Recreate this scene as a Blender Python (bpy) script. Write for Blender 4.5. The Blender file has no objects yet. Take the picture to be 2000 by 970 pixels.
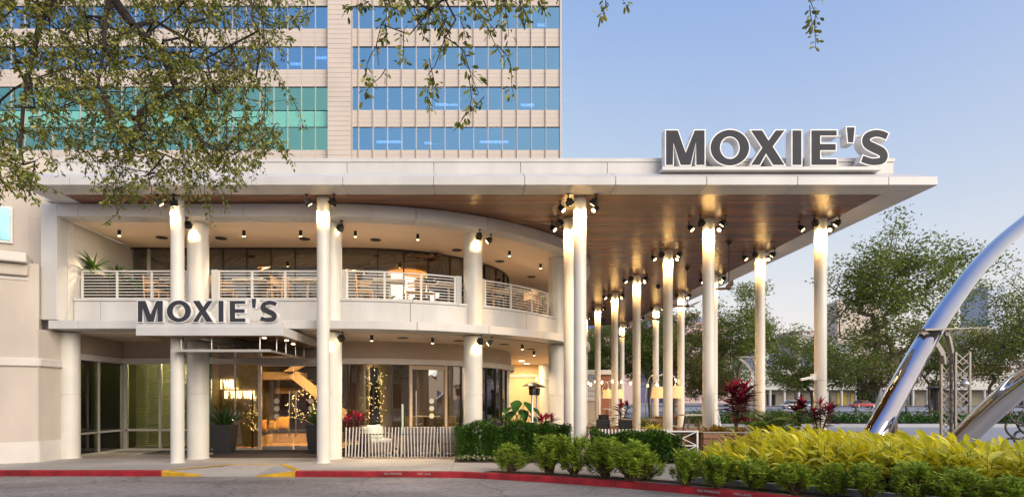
import bpy, bmesh, math, random
import numpy as np
from mathutils import Vector, Matrix, Quaternion
from mathutils.geometry import tessellate_polygon
R_ = math.radians
sc = bpy.context.scene
COL = sc.collection
random.seed(7); rng = np.random.default_rng(7)

# ------------------------------------------------------------------ camera, sky, sun, exposure
cam_d = bpy.data.cameras.new('camera'); cam = bpy.data.objects.new('camera', cam_d); COL.objects.link(cam)
cam.location = (0, 0, 1.6); cam.rotation_euler = (R_(90), 0, 0)
cam_d.sensor_width = 36; cam_d.lens = 36*1130/2000
cam_d.shift_x = 65/2000; cam_d.shift_y = 293/2000
cam_d.clip_start = .1; cam_d.clip_end = 3000
sc.camera = cam
SUN_EL, SUN_AZ = 24.0, 140.0          # soft evening light from behind the camera, a little to the right
w = bpy.data.worlds.new('World'); sc.world = w; w.use_nodes = True
nt = w.node_tree; sky = nt.nodes.new('ShaderNodeTexSky'); sky.sky_type = 'NISHITA'
sky.sun_disc = False; sky.sun_elevation = R_(SUN_EL); sky.sun_rotation = R_(SUN_AZ)
sky.air_density = 1.0; sky.dust_density = 2.0; sky.ozone_density = 6.0; sky.altitude = 0
# evening haze: the same soft veil over the whole sky
hz = nt.nodes.new('ShaderNodeVectorMath'); hz.operation = 'MULTIPLY_ADD'
hz.inputs[1].default_value = (7.3, 6.4, 2.0); hz.inputs[2].default_value = (-1.5, -1.83, 1.23)
ad1 = nt.nodes.new('ShaderNodeVectorMath'); ad1.operation = 'ADD'; ad1.inputs[1].default_value = (1, 1, 1); nt.links.new(sky.outputs[0], ad1.inputs[0])
dv1 = nt.nodes.new('ShaderNodeVectorMath'); dv1.operation = 'DIVIDE'; nt.links.new(sky.outputs[0], dv1.inputs[0]); nt.links.new(ad1.outputs[0], dv1.inputs[1])
mx0 = nt.nodes.new('ShaderNodeVectorMath'); mx0.operation = 'MAXIMUM'; mx0.inputs[1].default_value = (.05, .3, 1.2)
nt.links.new(dv1.outputs[0], hz.inputs[0]); nt.links.new(hz.outputs[0], mx0.inputs[0])
bg = nt.nodes['Background']; nt.links.new(mx0.outputs[0], bg.inputs[0]); bg.inputs[1].default_value = .135
sd = bpy.data.lights.new('sun', 'SUN'); sd.energy = 1.45; sd.angle = R_(50); sd.color = (1, .94, .84)
so = bpy.data.objects.new('sun', sd); COL.objects.link(so)
_az = R_(SUN_AZ); _e = R_(SUN_EL)
sv = Vector((math.sin(_az)*math.cos(_e), math.cos(_az)*math.cos(_e), math.sin(_e)))
so.rotation_euler = sv.to_track_quat('Z', 'Y').to_euler(); so.location = (0, -20, 30)
sc.view_settings.view_transform = 'Standard'; sc.view_settings.look = 'None'
sc.view_settings.gamma = 1; sc.view_settings.exposure = 1.15
sc.render.engine = 'CYCLES'; sc.cycles.use_denoising = True
sc.cycles.max_bounces = 7; sc.cycles.diffuse_bounces = 3; sc.cycles.glossy_bounces = 3
sc.cycles.transparent_max_bounces = 10; sc.cycles.caustics_reflective = False; sc.cycles.caustics_refractive = False
sc.cycles.sample_clamp_indirect = 4

# ------------------------------------------------------------------ helpers
def X_(px, Y): return (px-935)*Y/1130
def Z_(py, Y): return 1.6+(778-py)*Y/1130
def at(px, py, Y): return Vector((X_(px, Y), Y, Z_(py, Y)))

MATS = {}
def mat(name, col=(.5, .5, .5), rough=.6, metal=0, var=.1, scale=6, bump=0, bscale=60, spec=.5, emit=None, estr=0, stretch=(1, 1, 1), coat=0, var2=0, scale2=.5, detail=5, nrough=.5):
    if name in MATS: return MATS[name]
    m = bpy.data.materials.new(name); m.use_nodes = True; n = m.node_tree.nodes; l = m.node_tree.links
    b = n['Principled BSDF']; b.inputs['Roughness'].default_value = rough; b.inputs['Metallic'].default_value = metal
    b.inputs['Specular IOR Level'].default_value = spec
    if coat: b.inputs['Coat Weight'].default_value = coat
    tc = n.new('ShaderNodeTexCoord'); mp = n.new('ShaderNodeMapping'); mp.inputs['Scale'].default_value = stretch
    l.new(tc.outputs['Object'], mp.inputs[0])
    nz = n.new('ShaderNodeTexNoise'); nz.inputs['Scale'].default_value = scale; nz.inputs['Detail'].default_value = detail; nz.inputs['Roughness'].default_value = nrough
    l.new(mp.outputs[0], nz.inputs['Vector'])
    rp = n.new('ShaderNodeValToRGB'); e = rp.color_ramp.elements
    e[0].position = .25; e[1].position = .75
    e[0].color = (*[max(0, c*(1-var)) for c in col], 1); e[1].color = (*[min(1, c*(1+var)) for c in col], 1)
    l.new(nz.outputs['Fac'], rp.inputs[0]); out = rp.outputs[0]
    if var2:
        n2 = n.new('ShaderNodeTexNoise'); n2.inputs['Scale'].default_value = scale2; n2.inputs['Detail'].default_value = 6
        l.new(mp.outputs[0], n2.inputs['Vector'])
        mr = n.new('ShaderNodeMapRange'); mr.inputs[1].default_value = .3; mr.inputs[2].default_value = .7
        mr.inputs[3].default_value = 1-var2; mr.inputs[4].default_value = 1+var2*.4
        l.new(n2.outputs['Fac'], mr.inputs[0])
        mx = n.new('ShaderNodeMix'); mx.data_type = 'RGBA'; mx.blend_type = 'MULTIPLY'; mx.inputs[0].default_value = 1
        l.new(out, mx.inputs[6]); l.new(mr.outputs[0], mx.inputs[7]); out = mx.outputs[2]
    l.new(out, b.inputs['Base Color'])
    if bump:
        nb = n.new('ShaderNodeTexNoise'); nb.inputs['Scale'].default_value = bscale; nb.inputs['Detail'].default_value = 4
        l.new(mp.outputs[0], nb.inputs['Vector'])
        bp = n.new('ShaderNodeBump'); bp.inputs['Strength'].default_value = bump; bp.inputs['Distance'].default_value = .02
        l.new(nb.outputs['Fac'], bp.inputs['Height']); l.new(bp.outputs[0], b.inputs['Normal'])
    if emit:
        b.inputs['Emission Color'].default_value = (*emit, 1); b.inputs['Emission Strength'].default_value = estr
    MATS[name] = m; return m
def leafmat(name, cols, rough=.45, trans=.25, spec=.4, streak=None):
    if name in MATS: return MATS[name]
    m = bpy.data.materials.new(name); m.use_nodes = True; n = m.node_tree.nodes; l = m.node_tree.links
    b = n['Principled BSDF']; b.inputs['Roughness'].default_value = rough; b.inputs['Specular IOR Level'].default_value = spec
    g = n.new('ShaderNodeNewGeometry'); rp = n.new('ShaderNodeValToRGB'); rp.color_ramp.interpolation = 'LINEAR'
    el = rp.color_ramp.elements
    for i, c in enumerate(cols):
        e = el[i] if i < 2 else el.new(1)
        e.position = i/(len(cols)-1)
    for i, c in enumerate(cols): el[i].position = i/(len(cols)-1)
    for i, c in enumerate(cols): el[i].color = (*c, 1)
    l.new(g.outputs['Random Per Island'], rp.inputs[0]); src = rp.outputs[0]
    if streak:
        tc = n.new('ShaderNodeTexCoord'); nz = n.new('ShaderNodeTexNoise'); nz.inputs['Scale'].default_value = 34; l.new(tc.outputs['Object'], nz.inputs['Vector'])
        r2 = n.new('ShaderNodeValToRGB'); r2.color_ramp.elements[0].position = .52; r2.color_ramp.elements[1].position = .66; l.new(nz.outputs['Fac'], r2.inputs[0])
        sx = n.new('ShaderNodeMix'); sx.data_type = 'RGBA'; l.new(r2.outputs[0], sx.inputs[0]); l.new(src, sx.inputs[6]); sx.inputs[7].default_value = (*streak, 1); src = sx.outputs[2]
    l.new(src, b.inputs['Base Color'])
    t = n.new('ShaderNodeBsdfTranslucent'); l.new(src, t.inputs[0])
    mx = n.new('ShaderNodeMixShader'); mx.inputs[0].default_value = trans
    l.new(b.outputs[0], mx.inputs[1]); l.new(t.outputs[0], mx.inputs[2])
    l.new(mx.outputs[0], n['Material Output'].inputs[0]); MATS[name] = m; return m
def glassmat(name, tint=(.8, .85, .85), refl=.12, rough=.01, rcol=(1, 1, 1)):
    if name in MATS: return MATS[name]
    m = bpy.data.materials.new(name); m.use_nodes = True; n = m.node_tree.nodes; l = m.node_tree.links
    n.remove(n['Principled BSDF'])
    tr = n.new('ShaderNodeBsdfTransparent'); tr.inputs[0].default_value = (*tint, 1)
    gl = n.new('ShaderNodeBsdfGlossy'); gl.inputs['Roughness'].default_value = rough; gl.inputs[0].default_value = (*rcol, 1)
    lw = n.new('ShaderNodeFresnel'); lw.inputs[0].default_value = 1.5
    ad = n.new('ShaderNodeMath'); ad.operation = 'ADD'; ad.use_clamp = True; ad.inputs[1].default_value = refl
    l.new(lw.outputs[0], ad.inputs[0])
    mx = n.new('ShaderNodeMixShader'); l.new(ad.outputs[0], mx.inputs[0]); l.new(tr.outputs[0], mx.inputs[1]); l.new(gl.outputs[0], mx.inputs[2])
    l.new(mx.outputs[0], n['Material Output'].inputs[0]); MATS[name] = m; return m

class MB:
    def __init__(s): s.v = []; s.f = []
    def add(s, vs, fs):
        o = len(s.v); s.v += [tuple(p) for p in vs]; s.f += [tuple(i+o for i in f) for f in fs]; return s
    def box(s, x0, x1, y0, y1, z0, z1):
        return s.add([(x0, y0, z0), (x1, y0, z0), (x1, y1, z0), (x0, y1, z0), (x0, y0, z1), (x1, y0, z1), (x1, y1, z1), (x0, y1, z1)],
                     [(0, 3, 2, 1), (4, 5, 6, 7), (0, 1, 5, 4), (1, 2, 6, 5), (2, 3, 7, 6), (3, 0, 4, 7)])
    def bbox(s, c, size, rz=0, ry=0, rx=0):
        m = Matrix.Translation(c) @ Matrix.Rotation(rz, 4, 'Z') @ Matrix.Rotation(ry, 4, 'Y') @ Matrix.Rotation(rx, 4, 'X')
        a, b, d = [q/2 for q in size]
        vs = [m @ Vector(p) for p in [(-a, -b, -d), (a, -b, -d), (a, b, -d), (-a, b, -d), (-a, -b, d), (a, -b, d), (a, b, d), (-a, b, d)]]
        return s.add(vs, [(0, 3, 2, 1), (4, 5, 6, 7), (0, 1, 5, 4), (1, 2, 6, 5), (2, 3, 7, 6), (3, 0, 4, 7)])
    def bar(s, p, q, w, h=None):
        p, q = Vector(p), Vector(q); d = (q-p); L = d.length
        if L < 1e-6: return s
        d.normalize(); up = Vector((0, 0, 1)) if abs(d.z) < .95 else Vector((0, 1, 0))
        a = d.cross(up).normalized(); b = a.cross(d); h = h or w; a = a*w/2; b = b*h/2
        return s.add([p-a-b, p+a-b, p+a+b, p-a+b, q-a-b, q+a-b, q+a+b, q-a+b],
                     [(0, 1, 2, 3), (7, 6, 5, 4), (0, 4, 5, 1), (1, 5, 6, 2), (2, 6, 7, 3), (3, 7, 4, 0)])
    def tube(s, pts, rad, n=8, cap=True):
        pts = [Vector(p) for p in pts]; k = len(pts)
        rad = rad if isinstance(rad, (list, tuple)) else [rad]*k
        prev = None; o = len(s.v)
        for i, p in enumerate(pts):
            d = (pts[min(i+1, k-1)]-pts[max(i-1, 0)])
            d = d.normalized() if d.length > 1e-9 else Vector((0, 0, 1))
            if prev is None:
                u = d.cross(Vector((0, 0, 1)) if abs(d.z) < .9 else Vector((1, 0, 0))).normalized()
            else:
                u = (prev-d*prev.dot(d)); u = u.normalized() if u.length > 1e-6 else d.orthogonal().normalized()
            prev = u; vv = d.cross(u)
            for j in range(n):
                t = 2*math.pi*j/n; s.v.append(tuple(p+(u*math.cos(t)+vv*math.sin(t))*rad[i]))
        for i in range(k-1):
            for j in range(n):
                a = o+i*n+j; b = o+i*n+(j+1) % n; s.f.append((a, b, b+n, a+n))
        if cap: s.f.append(tuple(o+j for j in range(n-1, -1, -1))); s.f.append(tuple(o+(k-1)*n+j for j in range(n)))
        return s
    def lathe(s, prof, c=(0, 0, 0), n=24, cap=True):
        o = len(s.v); k = len(prof)
        for r, z in prof:
            for j in range(n):
                t = 2*math.pi*j/n; s.v.append((c[0]+r*math.cos(t), c[1]+r*math.sin(t), c[2]+z))
        for i in range(k-1):
            for j in range(n):
                a = o+i*n+j; b = o+i*n+(j+1) % n; s.f.append((a, b, b+n, a+n))
        if cap: s.f.append(tuple(o+j for j in range(n-1, -1, -1))); s.f.append(tuple(o+(k-1)*n+j for j in range(n)))
        return s
    def prism(s, loops, f0, f1):
        """loops of 2-D points (first outer, others holes); f0/f1 map (a,b)->3-D for both ends"""
        tris = tessellate_polygon([[Vector((p[0], p[1], 0)) for p in lp] for lp in loops])
        flat = [p for lp in loops for p in lp]; n = len(flat); o = len(s.v)
        s.v += [tuple(f0(*p)) for p in flat]+[tuple(f1(*p)) for p in flat]
        for t in tris:
            s.f.append(tuple(o+i for i in t)); s.f.append(tuple(o+n+i for i in reversed(t)))
        k = 0
        for lp in loops:
            m = len(lp)
            for i in range(m):
                a = o+k+i; b = o+k+(i+1) % m; s.f.append((a, b, b+n, a+n))
            k += m
        return s
    def sheet(s, poly, z): return s.prism([poly], lambda a, b: (a, b, z), lambda a, b: (a, b, z-.06))
    def mesh(s, name='mesh', fix=True):
        me = bpy.data.meshes.new(name); me.from_pydata(s.v, [], s.f); me.update()
        if fix:
            bm = bmesh.new(); bm.from_mesh(me); bmesh.ops.recalc_face_normals(bm, faces=bm.faces); bm.to_mesh(me); bm.free()
        return me
    def build(s, name, m, parent=None, smooth=False, kind=None, bevel=0, label=None):
        me = s.mesh(name); me.materials.append(m)
        return mkobj(name, me, parent, smooth, kind, bevel, label)
def mkobj(name, me, parent=None, smooth=False, kind=None, bevel=0, label=None):
    o = bpy.data.objects.new(name, me); COL.objects.link(o)
    if smooth:
        me.polygons.foreach_set('use_smooth', [True]*len(me.polygons))
        if smooth == 'auto':
            me.polygons.foreach_set('use_smooth', [True]*len(me.polygons)); me.set_sharp_from_angle(angle=R_(40))
    if bevel:
        b = o.modifiers.new('bevel', 'BEVEL'); b.width = bevel; b.segments = 2; b.limit_method = 'ANGLE'
    if parent is not None:
        o.parent = parent
        if parent.get('_w'): o.matrix_parent_inverse = Matrix.Translation(-Vector(parent['_w']))
    if kind: o['kind'] = kind
    if label: o['label'] = label
    return o
def tag(o, label, cat, group=None):
    o['label'] = label; o['category'] = cat
    if group: o['group'] = group
    return o
def thing(name, label, cat, loc=(0, 0, 0), group=None, rz=0, world=True):
    """Empty at the base; world=True: children meshes are given in world coordinates"""
    o = bpy.data.objects.new(name, None); COL.objects.link(o); o.location = loc; o.rotation_euler = (0, 0, rz)
    o.empty_display_size = .2
    if world: o['_w'] = tuple(loc)
    return tag(o, label, cat, group)
def struct(name, mb, m, **k):
    o = mb.build(name, m, **k); o['kind'] = 'structure'; return o
def copy_tree(o, parent=None):
    c = o.copy(); COL.objects.link(c)
    if parent is not None: c.parent = parent
    for ch in o.children: copy_tree(ch, c)
    return c
def share(src, parent, loc=None, rz=None):
    c = src.copy(); COL.objects.link(c); c.parent = parent
    if loc is not None: c.location = loc
    if rz is not None: c.rotation_euler = (0, 0, rz)
    return c

# leaf scatter: numpy template instancing into one mesh
def T_oak():
    v = np.array([(0, 0, 0), (.3, .19, .05), (.72, .21, .06), (1, 0, -.04), (.72, -.21, .06), (.3, -.19, .05)], float)
    return v, [(0, 1, 2, 3), (0, 3, 4, 5)]
def T_blade(w=.12, droop=.3, seg=4, fold=.25, peak=.35, rise=0):
    v = []; f = []
    for i in range(seg+1):
        t = i/seg
        ww = w*((t/peak)**.6 if t < peak else ((1-t)/(1-peak))**.75) if 0 < t < 1 else w*(.25 if t == 0 else .02)
        z = rise*t-droop*t*t; x = t*(1-.25*droop*t)
        v += [(x, ww/2, z+ww*fold), (x, 0, z), (x, -ww/2, z+ww*fold)]
    for i in range(seg):
        a = i*3; f += [(a, a+1, a+4, a+3), (a+1, a+2, a+5, a+4)]
    return np.array(v, float), f
def leaf_mesh(name, pos, dirs, size, T, m, parent=None, roll=None, kind='stuff', ups=None, label=None):
    pos = np.asarray(pos, float); d = np.asarray(dirs, float); N = len(pos)
    d /= np.linalg.norm(d, axis=1, keepdims=True)+1e-9
    up = np.tile((0., 0., 1.), (N, 1)) if ups is None else np.asarray(ups, float)
    s = np.cross(up, d); bad = np.linalg.norm(s, axis=1) < 1e-3; s[bad] = (1, 0, 0)
    s /= np.linalg.norm(s, axis=1, keepdims=True); u = np.cross(d, s)
    if roll is None: roll = rng.uniform(-.7, .7, N)
    c, si = np.cos(roll)[:, None], np.sin(roll)[:, None]; s2 = s*c+u*si; u2 = u*c-s*si
    tv, tf = T; k = len(tv); size = np.broadcast_to(np.asarray(size, float), (N,))
    V = (pos[:, None, :]+size[:, None, None]*(tv[None, :, 0:1]*d[:, None, :]+tv[None, :, 1:2]*s2[:, None, :]+tv[None, :, 2:3]*u2[:, None, :])).reshape(-1, 3)
    F = np.array(tf, int); nf = len(F); q = F.shape[1]
    L = (F[None]+(np.arange(N)*k)[:, None, None]).reshape(-1)
    me = bpy.data.meshes.new(name); me.vertices.add(len(V)); me.vertices.foreach_set('co', V.astype(np.float32).ravel())
    me.loops.add(len(L)); me.loops.foreach_set('vertex_index', L.astype(np.int32))
    me.polygons.add(N*nf); me.polygons.foreach_set('loop_start', (np.arange(N*nf)*q).astype(np.int32))
    me.update(calc_edges=True); me.validate(); me.materials.append(m)
    me.polygons.foreach_set('use_smooth', [True]*len(me.polygons))
    return mkobj(name, me, parent, kind=kind, label=label)
def rdir(n, zlo=-1, zhi=1):
    z = rng.uniform(zlo, zhi, n); a = rng.uniform(0, 2*math.pi, n); r = np.sqrt(1-z*z)
    return np.stack([r*np.cos(a), r*np.sin(a), z], 1)
def grow(nodes, par, anchors, bias=None):
    """attach anchors (sorted) to the nearest existing node; returns nodes, parents"""
    nodes = [np.array(p, float) for p in nodes]; par = list(par)
    for a in anchors:
        arr = np.array(nodes); dv = arr-a; dist = np.linalg.norm(dv, axis=1)
        if bias is not None: dist = dist+bias*np.maximum(0, dv[:, 2])
        j = int(dist.argmin()); p = nodes[j]; L = np.linalg.norm(a-p)
        k = max(1, int(L/.35)) if L > .6 else 1
        last = j
        for i in range(1, k+1):
            t = i/k; q = p+(a-p)*t
            if i < k: q = q+rng.normal(0, .05*L/k, 3)
            nodes.append(q); par.append(last); last = len(nodes)-1
    return nodes, par
def limbs(mb, nodes, par, r0, rmax, n=4, power=.5):
    cnt = [1]*len(nodes)
    for i in range(len(nodes)-1, -1, -1):
        if par[i] >= 0: cnt[par[i]] += cnt[i]
    for i, p in enumerate(par):
        if p < 0: continue
        ra = min(rmax, r0*cnt[i]**power); rb = min(rmax, r0*max(1, cnt[i]*.8)**power)
        ra2 = min(rmax, r0*cnt[p]**power); ra2 = min(ra2, ra*1.35)
        mb.tube([nodes[p], nodes[i]], [ra2, rb], n=n if ra < .03 else 7, cap=False)
    return mb
def text_mesh(body, size, ext=.004):
    cu = bpy.data.curves.new('txt', 'FONT'); cu.body = body; cu.size = size; cu.extrude = ext; cu.resolution_u = 3
    cu.align_x = 'CENTER'
    o = bpy.data.objects.new('txt', cu); COL.objects.link(o); dg = bpy.context.evaluated_depsgraph_get()
    me = bpy.data.meshes.new_from_object(o.evaluated_get(dg)); bpy.data.objects.remove(o); return me
# ------------------------------------------------------------------ materials
WHITE = mat('white_panel', (.60, .59, .575), .38, var=.05, scale=1.2, bump=.03, bscale=9, var2=.12, scale2=.8, stretch=(1.6, 1.6, .5))
COLW = mat('column_paint', (.73, .70, .63), .33, var=.04, scale=2, var2=.09, scale2=1.3)
STUCCO = mat('stucco', (.60, .53, .46), .9, var=.05, scale=3, bump=.25, bscale=180, var2=.17, scale2=.6, stretch=(1, 1, .45))
STUCCO2 = mat('stucco_cream', (.68, .64, .585), .85, var=.05, scale=3, bump=.2, bscale=160, var2=.1, scale2=.9)
BEIGE = mat('beige_plaster', (.50, .41, .31), .8, var=.05, scale=2, bump=.08, bscale=90)
CEIL = mat('ceiling_plaster', (.82, .68, .54), .75, var=.03, scale=1.5)
BLACK = mat('black_metal', (.02, .02, .02), .4, metal=.3)
DARK = mat('dark_metal', (.05, .047, .045), .45, metal=.5)
ALU = mat('aluminium', (.62, .58, .52), .35, metal=.6, var=.05)
STEEL = mat('brushed_steel', (.62, .62, .62), .28, metal=.95, var=.05)
WOODP = mat('soffit_wood', (.20, .090, .038), .27, var=.28, scale=3, stretch=(.25, 9, 9), spec=.6, bump=.06, bscale=8)
_n = WOODP.node_tree.nodes; _l = WOODP.node_tree.links; _g = _n.new('ShaderNodeNewGeometry'); _m = _n.new('ShaderNodeMapRange'); _m.inputs[3].default_value = .76; _m.inputs[4].default_value = 1.14
_l.new(_g.outputs['Random Per Island'], _m.inputs[0]); _x = _n.new('ShaderNodeMix'); _x.data_type = 'RGBA'; _x.blend_type = 'MULTIPLY'; _x.inputs[0].default_value = 1
_b = _n['Principled BSDF']; _s = _b.inputs['Base Color'].links[0].from_socket; _l.new(_s, _x.inputs[6]); _l.new(_m.outputs[0], _x.inputs[7]); _l.new(_x.outputs[2], _b.inputs['Base Color'])
WOODL = mat('light_wood', (.42, .26, .13), .5, var=.2, scale=4, stretch=(1, 1, 6))
WOODB = mat('planter_wood', (.24, .115, .06), .5, var=.25, scale=3, stretch=(.6, .6, 12))
GLASS = glassmat('shop_glass', (.86, .9, .88), .05)
GLASSG = glassmat('green_glass', (.82, .84, .66), .03)
CONC = mat('concrete', (.43, .40, .36), .85, var=.10, scale=7, bump=.15, bscale=120, var2=.28, scale2=.55)
CONC2 = mat('driveway_concrete', (.36, .37, .40), .55, var=.08, scale=4, var2=.15, scale2=.12)
ASPH = mat('asphalt', (.27, .245, .23), .9, var=.85, scale=14, bump=.9, bscale=50, var2=.5, scale2=.6, detail=12, nrough=.85, stretch=(.55, 1, 1))
_n = ASPH.node_tree.nodes; _l = ASPH.node_tree.links; _t = _n.new('ShaderNodeTexCoord'); _z = _n.new('ShaderNodeTexNoise'); _z.inputs['Scale'].default_value = 1.6; _l.new(_t.outputs['Object'], _z.inputs['Vector'])
_mx = _n.new('ShaderNodeMix'); _mx.data_type = 'RGBA'; _mx.inputs[0].default_value = .35; _l.new(_t.outputs['Object'], _mx.inputs[6]); _l.new(_z.outputs['Color'], _mx.inputs[7])
_v = _n.new('ShaderNodeTexVoronoi'); _v.feature = 'DISTANCE_TO_EDGE'; _v.inputs['Scale'].default_value = .75; _l.new(_mx.outputs[2], _v.inputs['Vector'])
_r = _n.new('ShaderNodeMapRange'); _r.inputs[1].default_value = .0; _r.inputs[2].default_value = .012; _r.inputs[3].default_value = .62; _l.new(_v.outputs['Distance'], _r.inputs[0])
_x = _n.new('ShaderNodeMix'); _x.data_type = 'RGBA'; _x.blend_type = 'MULTIPLY'; _x.inputs[0].default_value = 1
_b = _n['Principled BSDF']; _s = _b.inputs['Base Color'].links[0].from_socket; _l.new(_s, _x.inputs[6]); _l.new(_r.outputs[0], _x.inputs[7]); _l.new(_x.outputs[2], _b.inputs['Base Color'])
ASPH2 = mat('far_asphalt', (.20, .21, .24), .6, var=.12, scale=2)
RED = mat('red_kerb_paint', (.33, .010, .018), .6, var=.4, scale=22, bump=.35, bscale=50, var2=.6, scale2=2.6, detail=10, nrough=.75)
YEL = mat('yellow_kerb_paint', (.62, .36, .02), .6, var=.15, scale=9, bump=.2, bscale=50, var2=.35, scale2=3)
SOIL = mat('mulch', (.055, .035, .022), .95, var=.5, scale=30, bump=.8, bscale=60)
WPAINT = mat('white_paint', (.75, .75, .73), .6)
GREENP = mat('grass_ground', (.06, .10, .03), .9, var=.4, scale=3)

# ------------------------------------------------------------------ ground, road, pavement, kerb
g = MB(); g.box(-900, 900, -600, 2500, -.6, -.2); struct('ground', g, mat('far_ground', (.22, .22, .21), .9, var=.2, scale=.1))
KP = [(-45, 12.95), (-10.67, 12.9), (-7.05, 12.85), (-3.44, 12.74), (-1.7, 12.71), (-.39, 12.6), (.45, 12.32), (1.22, 11.97), (2.0, 11.6), (2.65, 11.26), (3.48, 10.73), (4.53, 9.93), (5.1, 9.4), (5.7, 8.6), (6.2, 7.6), (6.6, 6), (6.8, 3), (6.8, -12)]
def kerb_y(x):
    for (a, b), (c, d) in zip(KP, KP[1:]):
        if a <= x <= c and c > a: return b+(d-b)*(x-a)/(c-a)
    return 12.9
def koff(d):
    out = []
    for i, p in enumerate(KP):
        a = Vector(KP[max(i-1, 0)]); b = Vector(KP[min(i+1, len(KP)-1)]); t = (b-a).normalized(); n = Vector((-t.y, t.x))
        out.append((p[0]+n.x*d, p[1]+n.y*d))
    return out
rd = MB(); rd.sheet(koff(-.02)+[(60, -12), (60, -60), (-45, -60)], -.12); struct('road', rd, ASPH)
XR0, XR1 = -7.05, -4.05                     # dropped kerb at the door
def kerb_seg(pts_f, pts_b, z0=-.16, top=0.0, tops=None):
    m = MB(); n = len(pts_f); tops = tops or [top]*n
    for i in range(n):
        f, b = pts_f[i], pts_b[i]; m.v += [(f[0], f[1], z0), (f[0]+.0, f[1], tops[i]-.015), (f[0]*.9+b[0]*.1, f[1]*.9+b[1]*.1, tops[i]), (b[0], b[1], tops[i]), (b[0], b[1], z0)]
    for i in range(n-1):
        for j in range(5):
            a = i*5+j; b = i*5+(j+1) % 5; m.f.append((a, b, b+5, a+5))
    m.f.append((0, 1, 2, 3, 4)); m.f.append(tuple((n-1)*5+j for j in (4, 3, 2, 1, 0))); return m
KF, KB = koff(0), koff(.16)
kerb = struct('kerb', kerb_seg([KF[0], KF[1], (XR0-.003, 12.85)], [KB[0], KB[1], (XR0-.003, 13.01)], top=.004), RED)
iR = 3
kf = [(XR1+.003, 12.76)]+KF[iR:]; kb = [(XR1+.003, 12.92)]+KB[iR:]
acc = 0
def _cut(f, b):
    # kerb stones with open joints
    seg, out = [(f[0], b[0])], []
    for i in range(len(f)-1):
        L = (Vector(f[i+1])-Vector(f[i])).length; n = max(1, round(L/.5))
        for k in range(1, n+1):
            t = k/n; lp = lambda p, q: (p[0]+(q[0]-p[0])*t, p[1]+(q[1]-p[1])*t)
            seg.append((lp(f[i], f[i+1]), lp(b[i], b[i+1])))
    return seg
_s = _cut(kf, kb); i = 0
while i < len(_s)-1:
    j = min(i+random.choice((4, 5, 6)), len(_s)-1); a_, b_ = [list(q[0]) for q in _s[i:j+1]], [list(q[1]) for q in _s[i:j+1]]
    for arr in (a_, b_):
        d_ = Vector(arr[1])-Vector(arr[0]); d_.normalize(); arr[0] = (arr[0][0]+d_.x*.006, arr[0][1]+d_.y*.006)
    kerb_seg(a_, b_, top=.004+random.uniform(-.003, .003)).build('kerb_stone', RED, kerb); i = j
kerb_seg([(XR0, 12.85), (XR0+.9, 12.83)], [(XR0, 13.01), (XR0+.9, 12.99)], tops=[.004, -.105]).build('yellow_kerb_ramp', YEL, kerb)
kerb_seg([(XR1-.9, 12.78), (XR1, 12.76)], [(XR1-.9, 12.94), (XR1, 12.92)], tops=[-.105, .004]).build('yellow_kerb_ramp', YEL, kerb)
for body, px, py in (('NO PARKING', 768, 0), ('FIRE LANE', 828, 0), ('NO PARKING', 1385, 0), ('FIRE LANE', 1452, 0)):
    # stencilled white on the kerb's face
    x = X_(px, kerb_y(X_(px, 12.4)))
    for _ in range(4): x = X_(px, kerb_y(x))
    dx = .05; a = math.atan2(kerb_y(x+dx)-kerb_y(x-dx), 2*dx)
    me = text_mesh(body, .062, .001); me.materials.append(mat('worn_white', (.42, .36, .36), .8, var=.5, scale=60))
    o = mkobj('stencil_lettering', me, kerb); o.location = (x+.014*math.sin(a), kerb_y(x)-.014*math.cos(a), -.062); o.rotation_euler = (R_(90), 0, a); o.scale = (1.05, 1, 1)
# pavement: cast slabs along the kerb, one big terrace behind
pv = MB(); pv.sheet([(-45, 15.35), (12.2, 15.35), (12.2, 46), (-45, 46)], -.002); pave = struct('pavement', pv, mat('terrace_floor', (.36, .30, .24), .75, var=.08, scale=5, var2=.25, scale2=.7, bump=.05))
xs = [-45, -30, -20, -14, -11.4, -9.2, XR0, XR1, -2.3, -.62, .9, 2.4, 3.9, 5.2]
def slab(x0, x1, y_of, y1=15.34):
    n = 4; f = [(x0+(x1-x0)*i/n, y_of(x0+(x1-x0)*i/n)+.165) for i in range(n+1)]
    return f+[(x1, y1), (x0, y1)]
for x0, x1 in zip(xs, xs[1:]):
    if x0 == XR0: continue
    m = MB(); m.sheet(slab(x0+.006, x1-.006, kerb_y), 0); m.build('paving_slab', CONC, pave)
# ramp with flares
yk = 12.83
m = MB(); m.add([(XR0+.9, yk-.02, -.112), (XR1-.9, yk-.07, -.112), (XR1-.9, 14.1, 0), (XR0+.9, 14.1, 0), (XR0+.9, yk, -.3), (XR1-.9, yk, -.3), (XR1-.9, 14.1, -.3), (XR0+.9, 14.1, -.3)],
      [(0, 1, 2, 3), (4, 5, 1, 0), (5, 6, 2, 1), (6, 7, 3, 2), (7, 4, 0, 3)]); m.build('ramp_slab', CONC, pave)
CONCG = mat('ribbed_concrete', (.40, .39, .38), .85, var=.15, scale=40, stretch=(1, 8, 1), bump=.5, bscale=30)
m = MB(); m.add([(XR0+.01, yk+.17, 0), (XR0+.89, yk+.14, -.108), (XR0+.89, 14.1, 0), (XR0+.01, 14.1, 0), (XR0+.01, yk+.17, -.2), (XR0+.89, yk+.14, -.2), (XR0+.89, 14.1, -.2), (XR0+.01, 14.1, -.2)],
      [(0, 1, 2), (0, 2, 3), (4, 5, 1, 0), (5, 6, 2, 1), (6, 7, 3, 2), (7, 4, 0, 3)]); m.build('ramp_flare', CONC, pave)
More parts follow.
